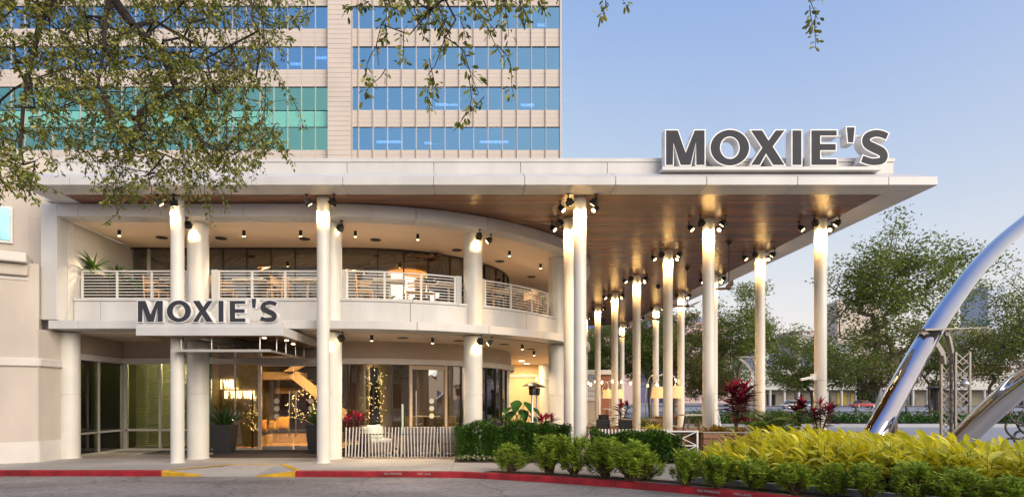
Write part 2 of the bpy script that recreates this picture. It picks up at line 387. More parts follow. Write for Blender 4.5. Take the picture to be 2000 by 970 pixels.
m = MB(); m.add([(XR1-.89, yk+.11, -.108), (XR1-.01, yk+.09, 0), (XR1-.01, 14.1, 0), (XR1-.89, 14.1, 0), (XR1-.89, yk+.11, -.2), (XR1-.01, yk+.09, -.2), (XR1-.01, 14.1, -.2), (XR1-.89, 14.1, -.2)],
      [(0, 1, 3), (1, 2, 3), (4, 5, 1, 0), (5, 6, 2, 1), (6, 7, 3, 2), (7, 4, 0, 3)]); m.build('ramp_flare', CONCG, pave)
m = MB(); m.sheet([(XR0+.01, 14.11), (XR1-.01, 14.11), (XR1-.01, 15.34), (XR0+.01, 15.34)], 0); m.build('paving_slab', CONC, pave)
def strip(p, q, w, zo=.005):
    m = MB(); p, q = Vector(p), Vector(q); d = (q-p); n = Vector((-d.y, d.x, 0)).normalized()*w/2
    vs = [p-n, q-n, q+n, p+n]; m.add([v+Vector((0, 0, zo)) for v in vs]+[v-Vector((0, 0, .001)) for v in vs], [(0, 1, 2, 3), (0, 4, 5, 1), (1, 5, 6, 2), (2, 6, 7, 3), (3, 7, 4, 0)]); return m
for p, q in (((XR0+.1, 13.05, .0), (-6.0, 14.14, .0)), ((-6.0, 14.16, 0), (-4.8, 14.16, 0)), ((-4.78, 14.14, 0), (XR1-.03, 13.0, 0))):
    strip(p, q, .11 if p[0] < -4.79 else .16).build('yellow_edge_line', YEL, pave)
m = MB(); m.box(-9.75, -8.15, 16.7, 17.8, -.001, .012); tag(m.build('door_mat', mat('mat_rubber', (.03, .03, .03), .95, bump=.5, bscale=200)), 'black rubber mat by the slatted corner window', 'mat')
m = MB(); m.box(-7.6, -3.75, 15.75, 17.95, -.001, .014); tag(m.build('door_mat', mat('mat_brown', (.06, .042, .035), .95, var=.2, scale=3, bump=.5, bscale=200)), 'wide dark entrance mat in front of the glass double doors', 'mat')

# planting beds, driveway, boulevard on the right
BED = [(3.95, 11.35), (4.6, 10.85), (5.15, 10.45), (5.65, 10.1), (6.15, 9.75), (6.55, 9.4), (7.05, 8.95), (7.6, 8.4), (8.2, 7.4), (8.8, 7.4), (8.9, 9.5), (8.8, 11.3), (8.6, 12.7), (5.2, 13.0), (4.5, 12.4)]
m = MB(); m.sheet([(x, y) for x, y in BED], .012); bed = struct('planting_bed', m, SOIL)
for (a, b), (c, d) in zip(BED[:9], BED[1:9]):
    m = MB(); m.bar((a-.08, b-.1, .04), (c-.08, d-.1, .04), .14, .13); m.build('edging_stone', CONC2, bed)
m = MB(); m.sheet([(-.62, 14.55), (5.2, 14.2), (5.6, 14.9), (5.6, 15.7), (-.62, 15.6)], .015); struct('hedge_bed', m, SOIL)
m = MB(); m.sheet([(.1, 12.62), (1.2, 12.2), (2.65, 11.5), (3.6, 10.98), (4.6, 10.2), (5.4, 9.5), (6.3, 8.5), (7.4, 7.5), (7.7, 8.0), (6.5, 9.1), (5.6, 9.95), (4.8, 10.55), (3.8, 11.25), (2.8, 11.85), (1.4, 12.5), (.3, 12.85)], .008); struct('shrub_bed', m, SOIL)
m = MB(); m.sheet([(3.9, 11.4), (5.25, 9.6), (7, 8), (6.97, -12), (60, -12), (60, 15.3), (3.9, 15.3)], -.03); struct('verge', m, CONC)
m = MB(); m.sheet([(12.3, 13), (400, 13), (400, 35), (12.3, 35)], -.1); struct('driveway', m, CONC2)
m = MB(); m.sheet([(12, 35), (400, 35), (400, 47), (12, 47)], .05); struct('median', m, SOIL)
m = MB(); m.box(12, 400, 34.7, 35.05, -.1, .09); struct('median_kerb', m, CONC2)
m = MB(); m.sheet([(-30, 47.1), (500, 47.1), (500, 128), (-30, 128)], -.1); struct('boulevard', m, ASPH2)
for i, (y, w) in enumerate(((62, .6), (74, .25), (86, .5), (99, .3))):
    m = MB(); m.sheet([(5, y), (400, y), (400, y+w), (5, y+w)], -.09); struct('lane_line', m, WPAINT)
# ------------------------------------------------------------------ restaurant building (straight front turning into a round bay)
CX, CY = -3.95, 23.12
def fp(R, u):
    if u <= 0: return (CX+u, CY-R)
    if u <= 90: return (CX+R*math.sin(R_(u)), CY-R*math.cos(R_(u)))
    return (CX+R, CY+(u-90)*.14)
def fsweep(mb, us, prof):
    o = len(mb.v); k = len(prof)
    for u in us:
        for r, z in prof: x, y = fp(r, u); mb.v.append((x, y, z))
    for i in range(len(us)-1):
        for j in range(k):
            a = o+i*k+j; b = o+i*k+(j+1) % k; mb.f.append((a, b, b+k, a+k))
    mb.f.append(tuple(o+j for j in range(k))); mb.f.append(tuple(o+(len(us)-1)*k+j for j in range(k-1, -1, -1)))
    return mb
def usub(u0, u1, step=2.4):
    if u1 <= 0: return [u0, u1]
    if u0 < 0: return [u0, 0]+usub(0, u1)[1:]
    n = max(1, int((u1-u0)/step)); return [u0+(u1-u0)*i/n for i in range(n+1)]
BL = thing('restaurant_building', 'two storey restaurant with round white balcony bay and glass front', 'building', (CX, 20, 0))
def panels(name, joints, prof, m, gap=.012, gapdeg=.09):
    for a, b in zip(joints, joints[1:]):
        ga = gap if a < 0 else gapdeg; gb = gap if b <= 0 else gapdeg
        fsweep(MB(), usub(a+ga/2, b-gb/2), prof).build(name, m, BL, bevel=.006)
straight = lambda last, n, off=0: [off-last*0+(-2.1*(n-i)) for i in range(n)]
J1 = [-7.25, -6.35, -4.23, -2.11, .6, 16.2, 30.6, 45.1, 59.6, 74.1, 88.6, 110, 150, 190]
panels('beam_panel', J1, [(8.25, 6.61), (8.25, 6.285), (7.74, 6.285), (7.74, 6.61)], WHITE)
J2 = [-7.12, -6.35, -4.2, -2.1, .6, 16.4, 30.9, 45.2, 59.7, 74, 88.6, 110, 150, 190]
panels('ledge_panel', J2, [(8.25, 3.615), (8.25, 3.40), (7.5, 3.40), (7.5, 3.615)], WHITE)
J3 = [-6.86, -6.15, -3.9, -1.8, 1.4, 15.8, 30.2, 44.8, 59.5, 74, 88.6, 110, 150, 190]
panels('balcony_panel', J3, [(7.67, 4.20), (7.67, 3.62), (7.45, 3.62), (7.45, 4.20)], WHITE)
J4 = [-6.86, -5.0, -2.9, -.95, 4.2, 16.2, 26, 38, 50, 62, 75, 88.6, 110, 150, 190]
panels('coping_panel', J4, [(7.70, 4.27), (7.70, 4.205), (7.2, 4.205), (7.2, 4.27)], WHITE)
m = MB(); fsweep(m, [-6.84]+usub(0, 90)+[190], [(7.44, 4.20), (7.44, 3.42), (3.5, 3.42), (3.5, 4.20)]); m.build('balcony_floor', CEIL, BL)
m = MB(); fsweep(m, [-6.84]+usub(0, 90)+[190], [(7.73, 6.60), (7.73, 6.29), (3.5, 6.29), (3.5, 6.60)]); m.build('upper_ceiling', CEIL, BL)
m = MB(); fsweep(m, [-7.1]+usub(0, 90)+[190], [(7.49, 3.41), (7.49, 3.37), (3.5, 3.37), (3.5, 3.41)]); m.build('lower_ceiling', CEIL, BL)
m = MB(); m.box(-11.2, 4.2, 14.95, 40, 6.7, 7.0); m.build('roof', WHITE, BL)
# pier and side wall at the left end
m = MB(); m.box(-11.25, -10.84, 14.86, 15.25, 3.63, 6.60); m.build('pier', WHITE, BL, bevel=.01)
for i, (y0, y1, z0, z1) in enumerate(((15.26, 15.5, 3.64, 5.05), (15.26, 15.5, 5.06, 6.30), (15.51, 18.3, 3.5, 6.30))):
    m = MB(); m.box(-11.2, -10.83, y0, y1, z0, z1); m.build('side_wall_panel', STUCCO2, BL, bevel=.006)
m = MB(); m.box(-11.6, -11.02, 16.0, 24, 2.86, 3.37); m.build('side_wall_head', BEIGE, BL)
# round columns of the balcony
RC = 7.57
RING = [(-3.59, 0), (.0, 0), (30, 0), (59.9, 0), (96, 0)]
def ringcol(x, y, r=.27, z1=6.285, nm='round_column'):
    m = MB()
    m.lathe([(r+.03, 0), (r+.03, .01), (r, .02), (r, 1.69), (r-.012, 1.695), (r-.012, 1.71), (r, 1.715), (r, 3.368)], (x, y, 0), 40)
    o = m.build(nm, COLW, BL, smooth='auto')
    m = MB(); m.lathe([(r, 3.43), (r, z1-.003)], (x, y, 0), 40); m.build(nm, COLW, BL, smooth='auto')
for u, _ in RING: ringcol(*fp(RC, u))
ringcol(3.35, 29.7); ringcol(-11.03, 15.62, .24, 3.4)
# ----- glass fronts
RG = 5.12
ZL0, ZL1, ZT = .06, 2.67, 6.28
def pane(name, u0, u1, z0, z1, m=GLASS, R=RG, parent=BL, t=.012):
    return fsweep(MB(), usub(u0, u1, 3), [(R+t, z0), (R+t, z1), (R-t, z1), (R-t, z0)]).build(name, m, parent)
def mull(u, z0, z1, R=RG, w=.05, d=.09, m=ALU, parent=BL, name='mullion'):
    x, y = fp(R, u); b = MB(); b.bbox((x, y, (z0+z1)/2), (w, d, z1-z0), rz=R_(max(0, min(u, 90)))); return b.build(name, m, parent)
def frail(u0, u1, z0, z1, R=RG, d=.045, m=ALU, name='window_rail'):
    return fsweep(MB(), usub(u0, u1, 3), [(R+d, z0), (R+d, z1), (R-d, z1), (R-d, z0)]).build(name, m, BL)
# upper storey
DG = mat('dark_frame', (.03, .026, .022), .4, metal=.4)
us = [-6.85, -6.3, -5.5, -4.75, -4.0, -3.25, -2.5, -1.75, -1.0, -.3]+[9*i for i in range(1, 12)]
UG = glassmat('balcony_glass', (.60, .62, .60), .10)
for a, b in zip(us, us[1:]):
    pane('upper_pane', a+.01, b-.01 if b <= 0 else b-.1, 4.30, ZT-.04, UG)
for u in us: mull(u, 4.29, ZT-.002, w=.035 if u > -6 else .09, m=DG if u > -6 else ALU)
frail(-6.85, 99, 4.271, 4.31, m=DG); frail(-6.85, 99, ZT-.045, ZT-.002, m=DG)
# lower storey: left corner with louvred blinds, entrance, round bay
LW = glassmat('lobby_glass', (.88, .86, .78), .035)
frail(-7.05, 99, ZL1, 2.84, R=5.26, d=.1, m=STUCCO2, name='lintel'); frail(-7.05, 99, 2.845, 3.369, R=5.2, d=.04, m=BEIGE, name='wall_head')
us = [-7.0, -5.95, -4.47]
for a, b in zip(us, us[1:]):
    pane('window_pane', a+.03, b-.03, .66, ZL1, GLASSG); pane('window_pane', a+.03, b-.03, ZL0, .62, GLASSG)
frail(-7.05, -4.45, .60, .66); frail(-7.05, -4.45, 0.0, ZL0)
for u in (-7.0, -5.95, -4.47): mull(u, ZL0, ZL1, w=.07)
XL = -11.03
def side_pane(y0, y1, z0, z1, m, nm):
    b = MB(); b.box(XL-.012, XL+.012, y0, y1, z0, z1); return b.build(nm, m, BL)
for y0, y1 in ((15.95, 16.75), (16.8, 17.93)):
    side_pane(y0, y1, .66, ZL1, GLASSG, 'window_pane'); side_pane(y0, y1, .06, .62, GLASSG, 'window_pane')
for y in (15.9, 16.77, 17.97):
    b = MB(); b.box(XL-.04, XL+.04, y-.03, y+.03, .06, ZL1); b.build('mullion', ALU, BL)
b = MB(); b.box(XL-.045, XL+.045, 15.9, 18, .0, .06); b.box(XL-.045, XL+.045, 15.9, 18, .605, .655); b.build('window_rail', ALU, BL)
b = MB(); b.box(XL-.12, XL+.1, 15.85, 18, ZL1, 2.84); b.build('lintel', STUCCO2, BL)
# entrance glazing
pane('lobby_pane', -4.36, -3.63, ZL0, ZL1, LW); pane('lobby_pane', -3.61, -2.9, ZL0, ZL1, LW)
mull(-2.85, ZL0, 2.82, w=.085, d=.14); mull(-3.62, ZL0, ZL1, w=.02, m=STEEL)
frail(-4.4, -2.85, 0, ZL0, m=ALU)
b = MB(); b.box(CX-4.42, CX-4.37, CY-RG-.06, CY-RG+.06, .0, ZL1); b.build('glass_edge', mat('glass_edge_green', (.10, .30, .24), .2), BL)
DZ = 2.60
frail(-2.80, -.62, DZ+.01, DZ+.07, name='door_head'); pane('transom_pane', -2.80, -.62, DZ+.08, ZL1, LW)
for a, b_ in ((-2.80, -1.82), (-1.80, -.80)):
    dr = pane('glass_door', a+.012, b_-.012, .14, DZ, LW)
    fsweep(MB(), [a+.012, b_-.012], [(RG+.02, .015), (RG+.02, .135), (RG-.02, .135), (RG-.02, .015)]).build('door_rail', STEEL, dr)
    hx = CX+(b_-.09 if a < -2 else a+.09); hb = MB(); hb.tube([(hx, CY-RG-.09, .42), (hx, CY-RG-.09, 1.85)], .017, 10)
    for z in (.55, 1.72): hb.tube([(hx, CY-RG-.09, z), (hx, CY-RG, z)], .01, 6)
    hb.build('door_handle', STEEL, dr, smooth='auto')
    dxm = CX+(a+.47 if a < -2 else b_-.47)
    for z in (1.05, 1.29, 1.53):
        d = MB(); d.tube([(dxm, CY-RG-.014, z), (dxm, CY-RG-.018, z)], .085, 20); d.build('door_dot', mat('dot_sticker', (.62, .52, .40), .6), dr)
mull(-.62, 0, ZL1, w=.06)
# round bay glazing
us = [-.6, -.1, 7.5, 14.0, 20.5, 26.9, 34.0, 41, 48, 55, 62, 69, 76, 88]
door_u = (20.5, 34.0)
for a, b_ in zip(us, us[1:]):
    if a >= 20.4 and b_ <= 34.1: continue
    pane('bay_pane', a+.01, b_-.12 if b_ > 0 else b_-.01, ZL0, ZL1, GLASS)
for u in us:
    if u == 26.9: continue
    w_ = .09 if u in (20.5, 34.0) else .03
    mull(u, 0, ZL1, w=w_, m=mat('tan_frame', (.52, .40, .28), .45) if w_ > .05 else DG, d=.1)
frail(-.6, 20.4, 0, ZL0, m=DG); frail(34.1, 88, 0, ZL0, m=DG)
dr = pane('glass_door', 20.9, 33.6, .08, 2.52, GLASS)
frail(20.6, 33.9, 2.53, 2.66, m=MATS['tan_frame'], name='door_head')
x, y = fp(RG+.1, 22.2); hb = MB(); hb.tube([(x, y, .5), (x, y, 1.85)], .016, 8)
for z in (.62, 1.73): x2, y2 = fp(RG, 22.2); hb.tube([(x, y, z), (x2, y2, z)], .01, 6)
hb.build('door_handle', STEEL, dr, smooth='auto')
for z in (1.05, 1.29, 1.53):
    x, y = fp(RG+.02, 28.3); n = Vector((x-CX, y-CY, 0)).normalized()
    d = MB(); d.tube([(x, y, z), (x+n.x*.004, y+n.y*.004, z)], .085, 20); d.build('door_dot', mat('dot_cream', (.70, .66, .52), .6), dr)
mull(79, 0, ZL1, w=.28, d=.2, m=STUCCO2, name='end_jamb')
# beige wall far under the bay on the right
b = MB(); b.box(.4, 4.3, 30.3, 30.6, -.002, 3.37); b.build('rear_wall', mat('warm_plaster', (.66, .52, .30), .8, var=.05), BL)
b = MB(); b.box(.4, 4.28, 30.22, 30.3, 2.72, 2.86); b.build('wall_band', STUCCO2, BL)
b = MB(); b.box(.3, .6, 22, 30.3, -.002, 3.37); b.build('rear_side_wall', MATS['warm_plaster'], BL)
b = MB(); b.box(-.9, 3.9, 36.9, 37.1, 3.4, 7); b.box(-11.2, -11.0, 18.2, 40, 3.4, 6.6); b.build('rear_shell', STUCCO2, BL)
# ----- interior shells
WALNUT = mat('interior_walnut', (.13, .075, .04), .55, var=.3, scale=2, stretch=(6, 6, .4))
b = MB(); b.box(-11.6, .2, 25.5, 25.7, -.002, 3.36); b.build('inner_back_wall', WALNUT, BL)
b = MB(); b.box(-8.5, -8.42, 18.1, 25.5, -.002, 3.36); b.box(-3.9, -3.8, 19.6, 25.5, 0, 3.36); b.build('inner_partition', mat('olive_wall', (.30, .22, .09), .7, var=.08), BL)
b = MB(); b.box(-11, 4, 18.0, 26, 3.2, 3.36); b = MB(); b.box(-8.1, -3.9, 18.15, 25.5, -.001, .008); b.build('lobby_floor', WOODL, BL)
b = MB(); b.sheet([(-11.0, 18.1), (CX, 18.1)]+[fp(RG-.1, u) for u in range(0, 91, 6)]+[(.9, 30), (-11, 30)], 3.365); b.build('inner_ceiling', mat('inner_ceiling', (.25, .2, .15), .8), BL)
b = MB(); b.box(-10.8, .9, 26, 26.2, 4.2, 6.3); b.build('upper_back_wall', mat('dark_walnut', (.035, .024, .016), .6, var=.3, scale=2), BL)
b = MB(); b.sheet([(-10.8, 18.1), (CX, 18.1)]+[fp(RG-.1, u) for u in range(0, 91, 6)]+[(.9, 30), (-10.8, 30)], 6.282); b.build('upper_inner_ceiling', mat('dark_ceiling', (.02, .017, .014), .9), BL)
SL = mat('ceiling_slat', (.20, .105, .055), .5, var=.2)
sl = MB(); 
for i in range(46):
    x0 = -16.5+i*.34; sl.bar((x0+5.2, 18.25, 6.12), (x0, 22.6, 6.12), .09, .06)
sl.v = [(min(max(x, -10.7), -1.2), y, z) for x, y, z in sl.v]
sl.build('ceiling_slats', SL, BL, kind='stuff')
# lobby stair and bench
ST = mat('stair_oak', (.48, .33, .18), .5, var=.08, scale=3)
b = MB(); b.box(-8.4, -6.7, 21.6, 22.6, 2.32, 2.60); b.box(-8.0, -6.2, 22.7, 23.4, 1.80, 2.02); b.build('stair_landing', ST, BL, bevel=.01)
b = MB(); b.prism([[(-7.2, 2.61), (-6.8, 2.61), (-5.5, 3.3), (-6.0, 3.3)]], lambda a, c: (a, 21.3, c), lambda a, c: (a, 21.5, c)); b.prism([[(-6.35, 2.40), (-6.1, 2.61), (-4.2, 1.10), (-4.4, .85)]], lambda a, c: (a-.6, 21.2, c), lambda a, c: (a-.6, 21.4, c)); b.build('stair_stringer', ST, BL)
for i in range(7):
    b = MB(); b.box(-6.75+i*.25, -6.45+i*.25, 21.42, 22.5, 2.28-i*.19, 2.33-i*.19); b.build('stair_tread', ST, BL)
BUILDING = BL
# ------------------------------------------------------------------ big flat canopy on slender columns
CN = thing('roof_canopy', 'wide flat white canopy with brown plank soffit on slender white columns', 'canopy', (0, 20, 0))
YF, YI, YB = 13.6, 14.25, 39.6
XLo, XLi, XRi, XRo = -10.85, -10.24, 9.92, 10.8
ZS = 6.62
jx = [XLo]+[3.22-2.14*k for k in range(6, 0, -1)]+[3.22+2.14*k for k in range(0, 4)]+[XRo]
jx = sorted(j for j in jx if XLo <= j <= XRo)
def inner(x): return min(max(x, XLi), XRi)
for a, b in zip(jx, jx[1:]):
    g = .006; a2, b2 = a+g, b-g
    # nose: vertical fascia, sloping top, soffit border (mitred at both ends)
    ia, ib = inner(a2), inner(b2)
    ta, tb = min(max(a2, -10.54), 10.24), min(max(b2, -10.54), 10.24)
    m = MB(); m.add([(a2, YF, ZS), (b2, YF, ZS), (b2, YF, 6.81), (a2, YF, 6.81), (tb, 14.27, 7.16), (ta, 14.27, 7.16), (ib, YI, ZS), (ia, YI, ZS)],
                    [(0, 1, 2, 3), (3, 2, 4, 5), (0, 7, 6, 1), (0, 3, 5, 7), (1, 6, 4, 2), (7, 5, 4, 6)])
    m.build('fascia_panel', WHITE, CN, bevel=.006)
px_ = [-10.54]+[3.17-2.14*k for k in range(6, 0, -1)]+[3.17+2.14*k for k in range(0, 4)]+[10.24]
for a, b in zip(px_, px_[1:]):
    m = MB(); m.box(a+.006, b-.006, 14.27, 14.42, 7.02, 7.42); m.build('parapet_panel', WHITE, CN, bevel=.006)
m = MB(); m.box(-10.56, 10.26, 14.25, 14.5, 7.425, 7.52); m.build('parapet_cap', WHITE, CN, bevel=.008)
m = MB(); m.box(10.0, 10.24, 14.43, YB, 7.0, 7.5); m.build('side_parapet', WHITE, CN)
# the right-hand and left-hand noses, running back
ys = [YI]+[YI+2.14*k for k in range(1, 12)]+[YB]
for side, xo, xi, xt in ((1, XRo, XRi, 10.24), (-1, XLo, XLi, -10.54)):
    for k, (a, b) in enumerate(zip(ys, ys[1:])):
        if side < 0 and a > 18: break
        a2, b2 = a+.006, b-.006; fo = YF if k == 0 else None
        ya = YF+.004 if k == 0 else a2
        m = MB(); m.add([(xo, ya, ZS), (xo, b2, ZS), (xo, b2, 6.81), (xo, ya, 6.81), (xt, b2, 7.16), (xt, a2+.0, 7.16), (xi, b2, ZS), (xi, a2, ZS)],
                        [(0, 1, 2, 3), (3, 2, 4, 5), (0, 7, 6, 1), (0, 3, 5, 7), (1, 6, 4, 2), (7, 5, 4, 6)])
        m.build('side_fascia_panel', WHITE, CN, bevel=.006)
m = MB(); m.box(XLi-.2, XRi+.2, YB, YB+.4, 6.6, 7.3); m.build('rear_fascia', WHITE, CN)
m = MB(); m.box(XLi+.02, XRi-.02, 14.4, YB-.02, 6.68, 7.0); m.build('roof_deck', mat('deck_dark', (.03, .02, .015), .9), CN)
# plank soffit: every board real, joined because each is only a couple of pixels deep
m = MB(); y = YI+.004
while y < YB-.05:
    m.box(XLi+.004, XRi-.004, y, y+.084, ZS+.002+random.uniform(0, .003), ZS+.045); y += .098
m.build('soffit_planks', WOODP, CN, kind='stuff')
CCOLS = [(-7.56, 14.52), (-3.90, 14.52), (2.54, 14.52), (2.54, 16.22)]
L1Y = [16.22, 19.7, 23.6, 27.4, 31.3, 35.1]
for y in L1Y: CCOLS.append((6.44, y))
for y in L1Y+[38.7]: CCOLS.append((9.58, y))
cm = MB(); cm.lathe([(.185, 0), (.185, .012), (.158, .02), (.158, 6.619)], n=32); cme = cm.mesh('canopy_column'); cme.materials.append(COLW)
for x, y in CCOLS:
    o = mkobj('canopy_column', cme, CN, smooth='auto'); o.location = (x, y, 0)
# ------------------------------------------------------------------ left neighbour building
NB = thing('stucco_building', 'beige stucco building with cream bands and a curved gable at far left', 'building', (-13, 16, 0))
def poly_wall(pts, z0, z1, m, name, th=.5, parent=NB, bevel=0):
    a = [Vector((x, y)) for x, y in pts]; b = []
    for i, p in enumerate(a):
        t = (a[min(i+1, len(a)-1)]-a[max(i-1, 0)]).normalized(); n = Vector((-t.y, t.x)); b.append(p+n*th)
    return MB().prism([[tuple(p) for p in a]+[tuple(p) for p in reversed(b)]], lambda x, y: (x, y, z0), lambda x, y: (x, y, z1)).build(name, m, parent, bevel=bevel)
def ofs(pts, d):
    out = []
    for i, p in enumerate(pts):
        t = (Vector(pts[min(i+1, len(pts)-1)])-Vector(pts[max(i-1, 0)])).normalized(); out.append((p[0]+t.y*d, p[1]-t.x*d))
    return out
W0 = [(-22, 11.6), (-16.5, 12.4), (-13.6, 13.35), (-12.2, 14.02), (-11.12, 14.62)]
W1 = [(-11.12, 14.62), (-11.27, 15.6)]
poly_wall(W0, -.02, .52, STUCCO2, 'plinth'); poly_wall(ofs(W0, -.03), .52, 2.42, STUCCO, 'lower_wall'); poly_wall(ofs(W0, .03), 2.42, 2.62, STUCCO2, 'string_course', bevel=.02)
poly_wall(ofs(W0, -.03), 2.62, 5.0, STUCCO, 'middle_wall')
def side_block(x0, x1, y0, y1, z0, z1, m, n, bevel=0):
    b = MB(); b.box(x0, x1, y0, y1, z0, z1); return b.build(n, m, NB, bevel=bevel)
side_block(-11.7, -11.09, 14.63, 15.56, -.02, .52, STUCCO2, 'return_plinth'); side_block(-11.7, -11.12, 14.63, 15.5, .52, 2.42, STUCCO, 'return_wall')
side_block(-11.7, -11.06, 14.6, 15.5, 2.42, 2.62, STUCCO2, 'return_course', .02); side_block(-11.7, -11.12, 14.63, 15.5, 2.62, 3.36, STUCCO, 'return_wall')
side_block(-12.4, -11.27, 15.3, 17.5, 2.6, 6.4, STUCCO, 'return_wall')
# flared cornice
cp = ofs(W0, -.02)
for d, z0, z1, mm in ((.0, 4.55, 4.65, STUCCO2), (.10, 4.66, 4.95, STUCCO), (.28, 4.96, 5.2, STUCCO2)):
    poly_wall(ofs(W0[:-1]+[(-11.3, 14.52)], d), z0, z1, mm, 'cornice', th=.6+d, bevel=.03)
UW = [(-24, 12.7), (-17, 13.4), (-13.5, 14.45), (-11.45, 15.55)]
poly_wall(UW, 5.2, 7.9, STUCCO, 'upper_wall')
# window at the picture's edge
wx, wy = -12.55, 14.98
ang = math.atan2(1.1, 2.05)
b = MB(); b.bbox((-12.57+.01, 14.95-.02, 6.12), (.86, .1, .95), rz=ang); wf = b.build('window_frame', WPAINT, NB)
b = MB(); b.bbox((-12.57+.035, 14.95-.065, 6.12), (.75, .04, .82), rz=ang); b.build('window_pane', mat('sky_glass', (.10, .22, .24), .05, metal=.85), wf)
# gable rising behind the canopy, with two raised mouldings along its curve
def gable(x): # outline height at x
    t = (x+13.2)/-9.0; return 9.05+4.4*max(0, t)**1.15
gx = [-13.2-.5*i for i in range(22)]
top = [(x, gable(x)) for x in gx]
Yg = 19.2
MB().prism([[(-13.2, 6.0)]+top+[(gx[-1], 6.0)]], lambda a, c: (a, Yg, c), lambda a, c: (a, Yg+6, c)).build('gable_wall', STUCCO, NB)
for dz, th, pr in ((-.05, .28, .22), (-.85, .16, .1)):
    MB().prism([[(x, z+dz) for x, z in top]+[(x, z+dz-th) for x, z in reversed(top)]], lambda a, c, pr=pr: (a, Yg-pr, c), lambda a, c: (a, Yg+.05, c)).build('gable_moulding', STUCCO2, NB)
# ------------------------------------------------------------------ office tower
TY = 58.0; S = TY/1130
tx = lambda px: (px-935)*S
tz = lambda py: 1.6+(778-py)*S
TW = thing('office_tower', 'tall pinkish stone office tower with bands of blue windows', 'building', (tx(870), TY+10, -.2))
TSTONE = mat('tower_stone', (.60, .53, .47), .7, var=.04, scale=.6, var2=.08, scale2=.25)
TFIN = mat('tower_fin', (.50, .46, .43), .5, metal=.1)
TGL = glassmat('tower_glass', (.28, .40, .62), .55, .02, (.27, .62, 1.0)); TGT = glassmat('tower_teal_glass', (.10, .42, .40), .48, .02, (.36, .84, .76)); TGS = mat('teal_spandrel', (.16, .50, .44), .12, spec=.8)
m = MB(); m.box(tx(-700), tx(1095), TY+4.5, TY+25, -.2, 62); m.build('core', mat('tower_inside', (.34, .46, .64), .8, var=.3, scale=.8), TW)
m = MB(); m.box(tx(643), tx(687), TY-.5, TY+4.5, -.2, 62); m.build('pilaster', TSTONE, TW)
for i in range(60):
    z = 20.5+i*.48
    if z > 44: break
    m = MB(); m.box(tx(643)-.02, tx(687)+.02, TY-.53, TY-.505, z+.015, z+.465); m.build('pilaster_course', TSTONE, TW)
m = MB(); m.box(tx(1093), tx(1097), TY-.15, TY+25, -.2, 62); m.build('corner_trim', TFIN, TW)
rows = [(-66, -22), (12, 56.5), (91, 136), (169.5, 215), (248, 293)]
zb = [(tz(b), tz(a)) for a, b in rows]             # window bands
zb.sort()
# floor edges and ceiling behind the glass
for z0, z1 in zb:
    m = MB(); m.box(tx(-700), tx(1092), TY+.35, TY+4.5, z1+.05, z1+1.6); m.build('floor_slab', mat('tower_slab', (.30, .33, .38), .8), TW)
edges_r = [688, 701]+[701+28.05*k for k in range(1, 15)]
edges_l = [643-27*k for k in range(0, 26)][::-1]
pm = {}
def shared(key, fn, m):
    if key not in pm: me = fn().mesh(key); me.materials.append(m); pm[key] = me
    return pm[key]
bands = []
zz = [14.0]+[z for ab in zb for z in ab]+[60]
for z0, z1 in zip(zz[0::2], zz[1::2]): bands.append((z0, z1))
for wing, ed in (('r', edges_r), ('l', edges_l)):
    for a, b in zip(ed, ed[1:]):
        wdt = (b-a)*S
        for ri, (z0, z1) in enumerate(zb):
            teal = wing == 'l' and ri < 2
            me = shared(f'pane{wdt:.2f}{z1-z0:.2f}{teal}', lambda: MB().box(.03, wdt-.03, -.01, .01, .04, z1-z0-.04), TGT if teal else TGL)
            o = mkobj('window_pane', me, TW); o.location = (tx(a), TY+.12, z0)
        for bi, (z0, z1) in enumerate(bands):
            if z0 > 46: continue
            def sp():
                q = MB(); h = z1-z0; n = max(2, round(h/.48))
                for i in range(n): q.box(.012, wdt-.012, 0, .25, h*i/n+.006, h*(i+1)/n-.006)
                return q
            if wing == 'l' and bi == 1:
                me = shared(f'tsp{wdt:.2f}', lambda: MB().box(.03, wdt-.03, 0, .1, .06, z1-z0-.06), TGS)
                o = mkobj('glass_spandrel', me, TW); o.location = (tx(a), TY+.1, z0); continue
            me = shared(f'sp{wdt:.2f}{z1-z0:.2f}', sp, TSTONE)
            o = mkobj('spandrel_panel', me, TW); o.location = (tx(a), TY-.02, z0)
for z0, z1 in bands:
    m = MB(); m.box(tx(-700), tx(1093), TY+.235, TY+.34, z0+.01, min(z1, 60)-.01); m.build('spandrel_backing', MATS['tower_slab'], TW)
for e in edges_r:
    m = MB(); m.box(tx(e)-.03, tx(e)+.03, TY-.18, TY+.1, 14, 48); m.build('fin', TFIN, TW)
for e in edges_l:
    m = MB(); m.box(tx(e)-.03, tx(e)+.03, TY-.04, TY+.1, 14, 48); m.build('mullion', TFIN, TW)
# lit ceiling strips inside the offices
LSTR = mat('office_light', (1, 1, 1), emit=(1, .93, .8), estr=4)
for px, py, L in ((872, 204, 44), (1030, 205, 26), (760, 277, 50), (846, 279, 34), (965, 277, 56), (1028, 49, 14), (1057, 49, 14), (578, 125, 22), (628, 113, 20), (540, 274, 30)):
    m = MB(); k = (TY+1.4)/TY; m.box(tx(px-L/2)*k, tx(px+L/2)*k, TY+1.35, TY+1.5, Z_(py+2.0, TY+1.4), Z_(py-2.0, TY+1.4)); m.build('ceiling_light_strip', LSTR, TW)
# roller blinds half down in some bays
BLM = mat('roller_blind', (.62, .74, .86), .8)
for a, b in zip(edges_r[1:], edges_r[2:]):
    for z0, z1 in zb:
        if random.random() < .3:
            m = MB(); d = random.choice((.35, .6, .9, 1.6)); m.box(tx(a)+.06, tx(b)-.06, TY+.2, TY+.215, z1-d, z1-.03); m.build('roller_blind', BLM, TW)
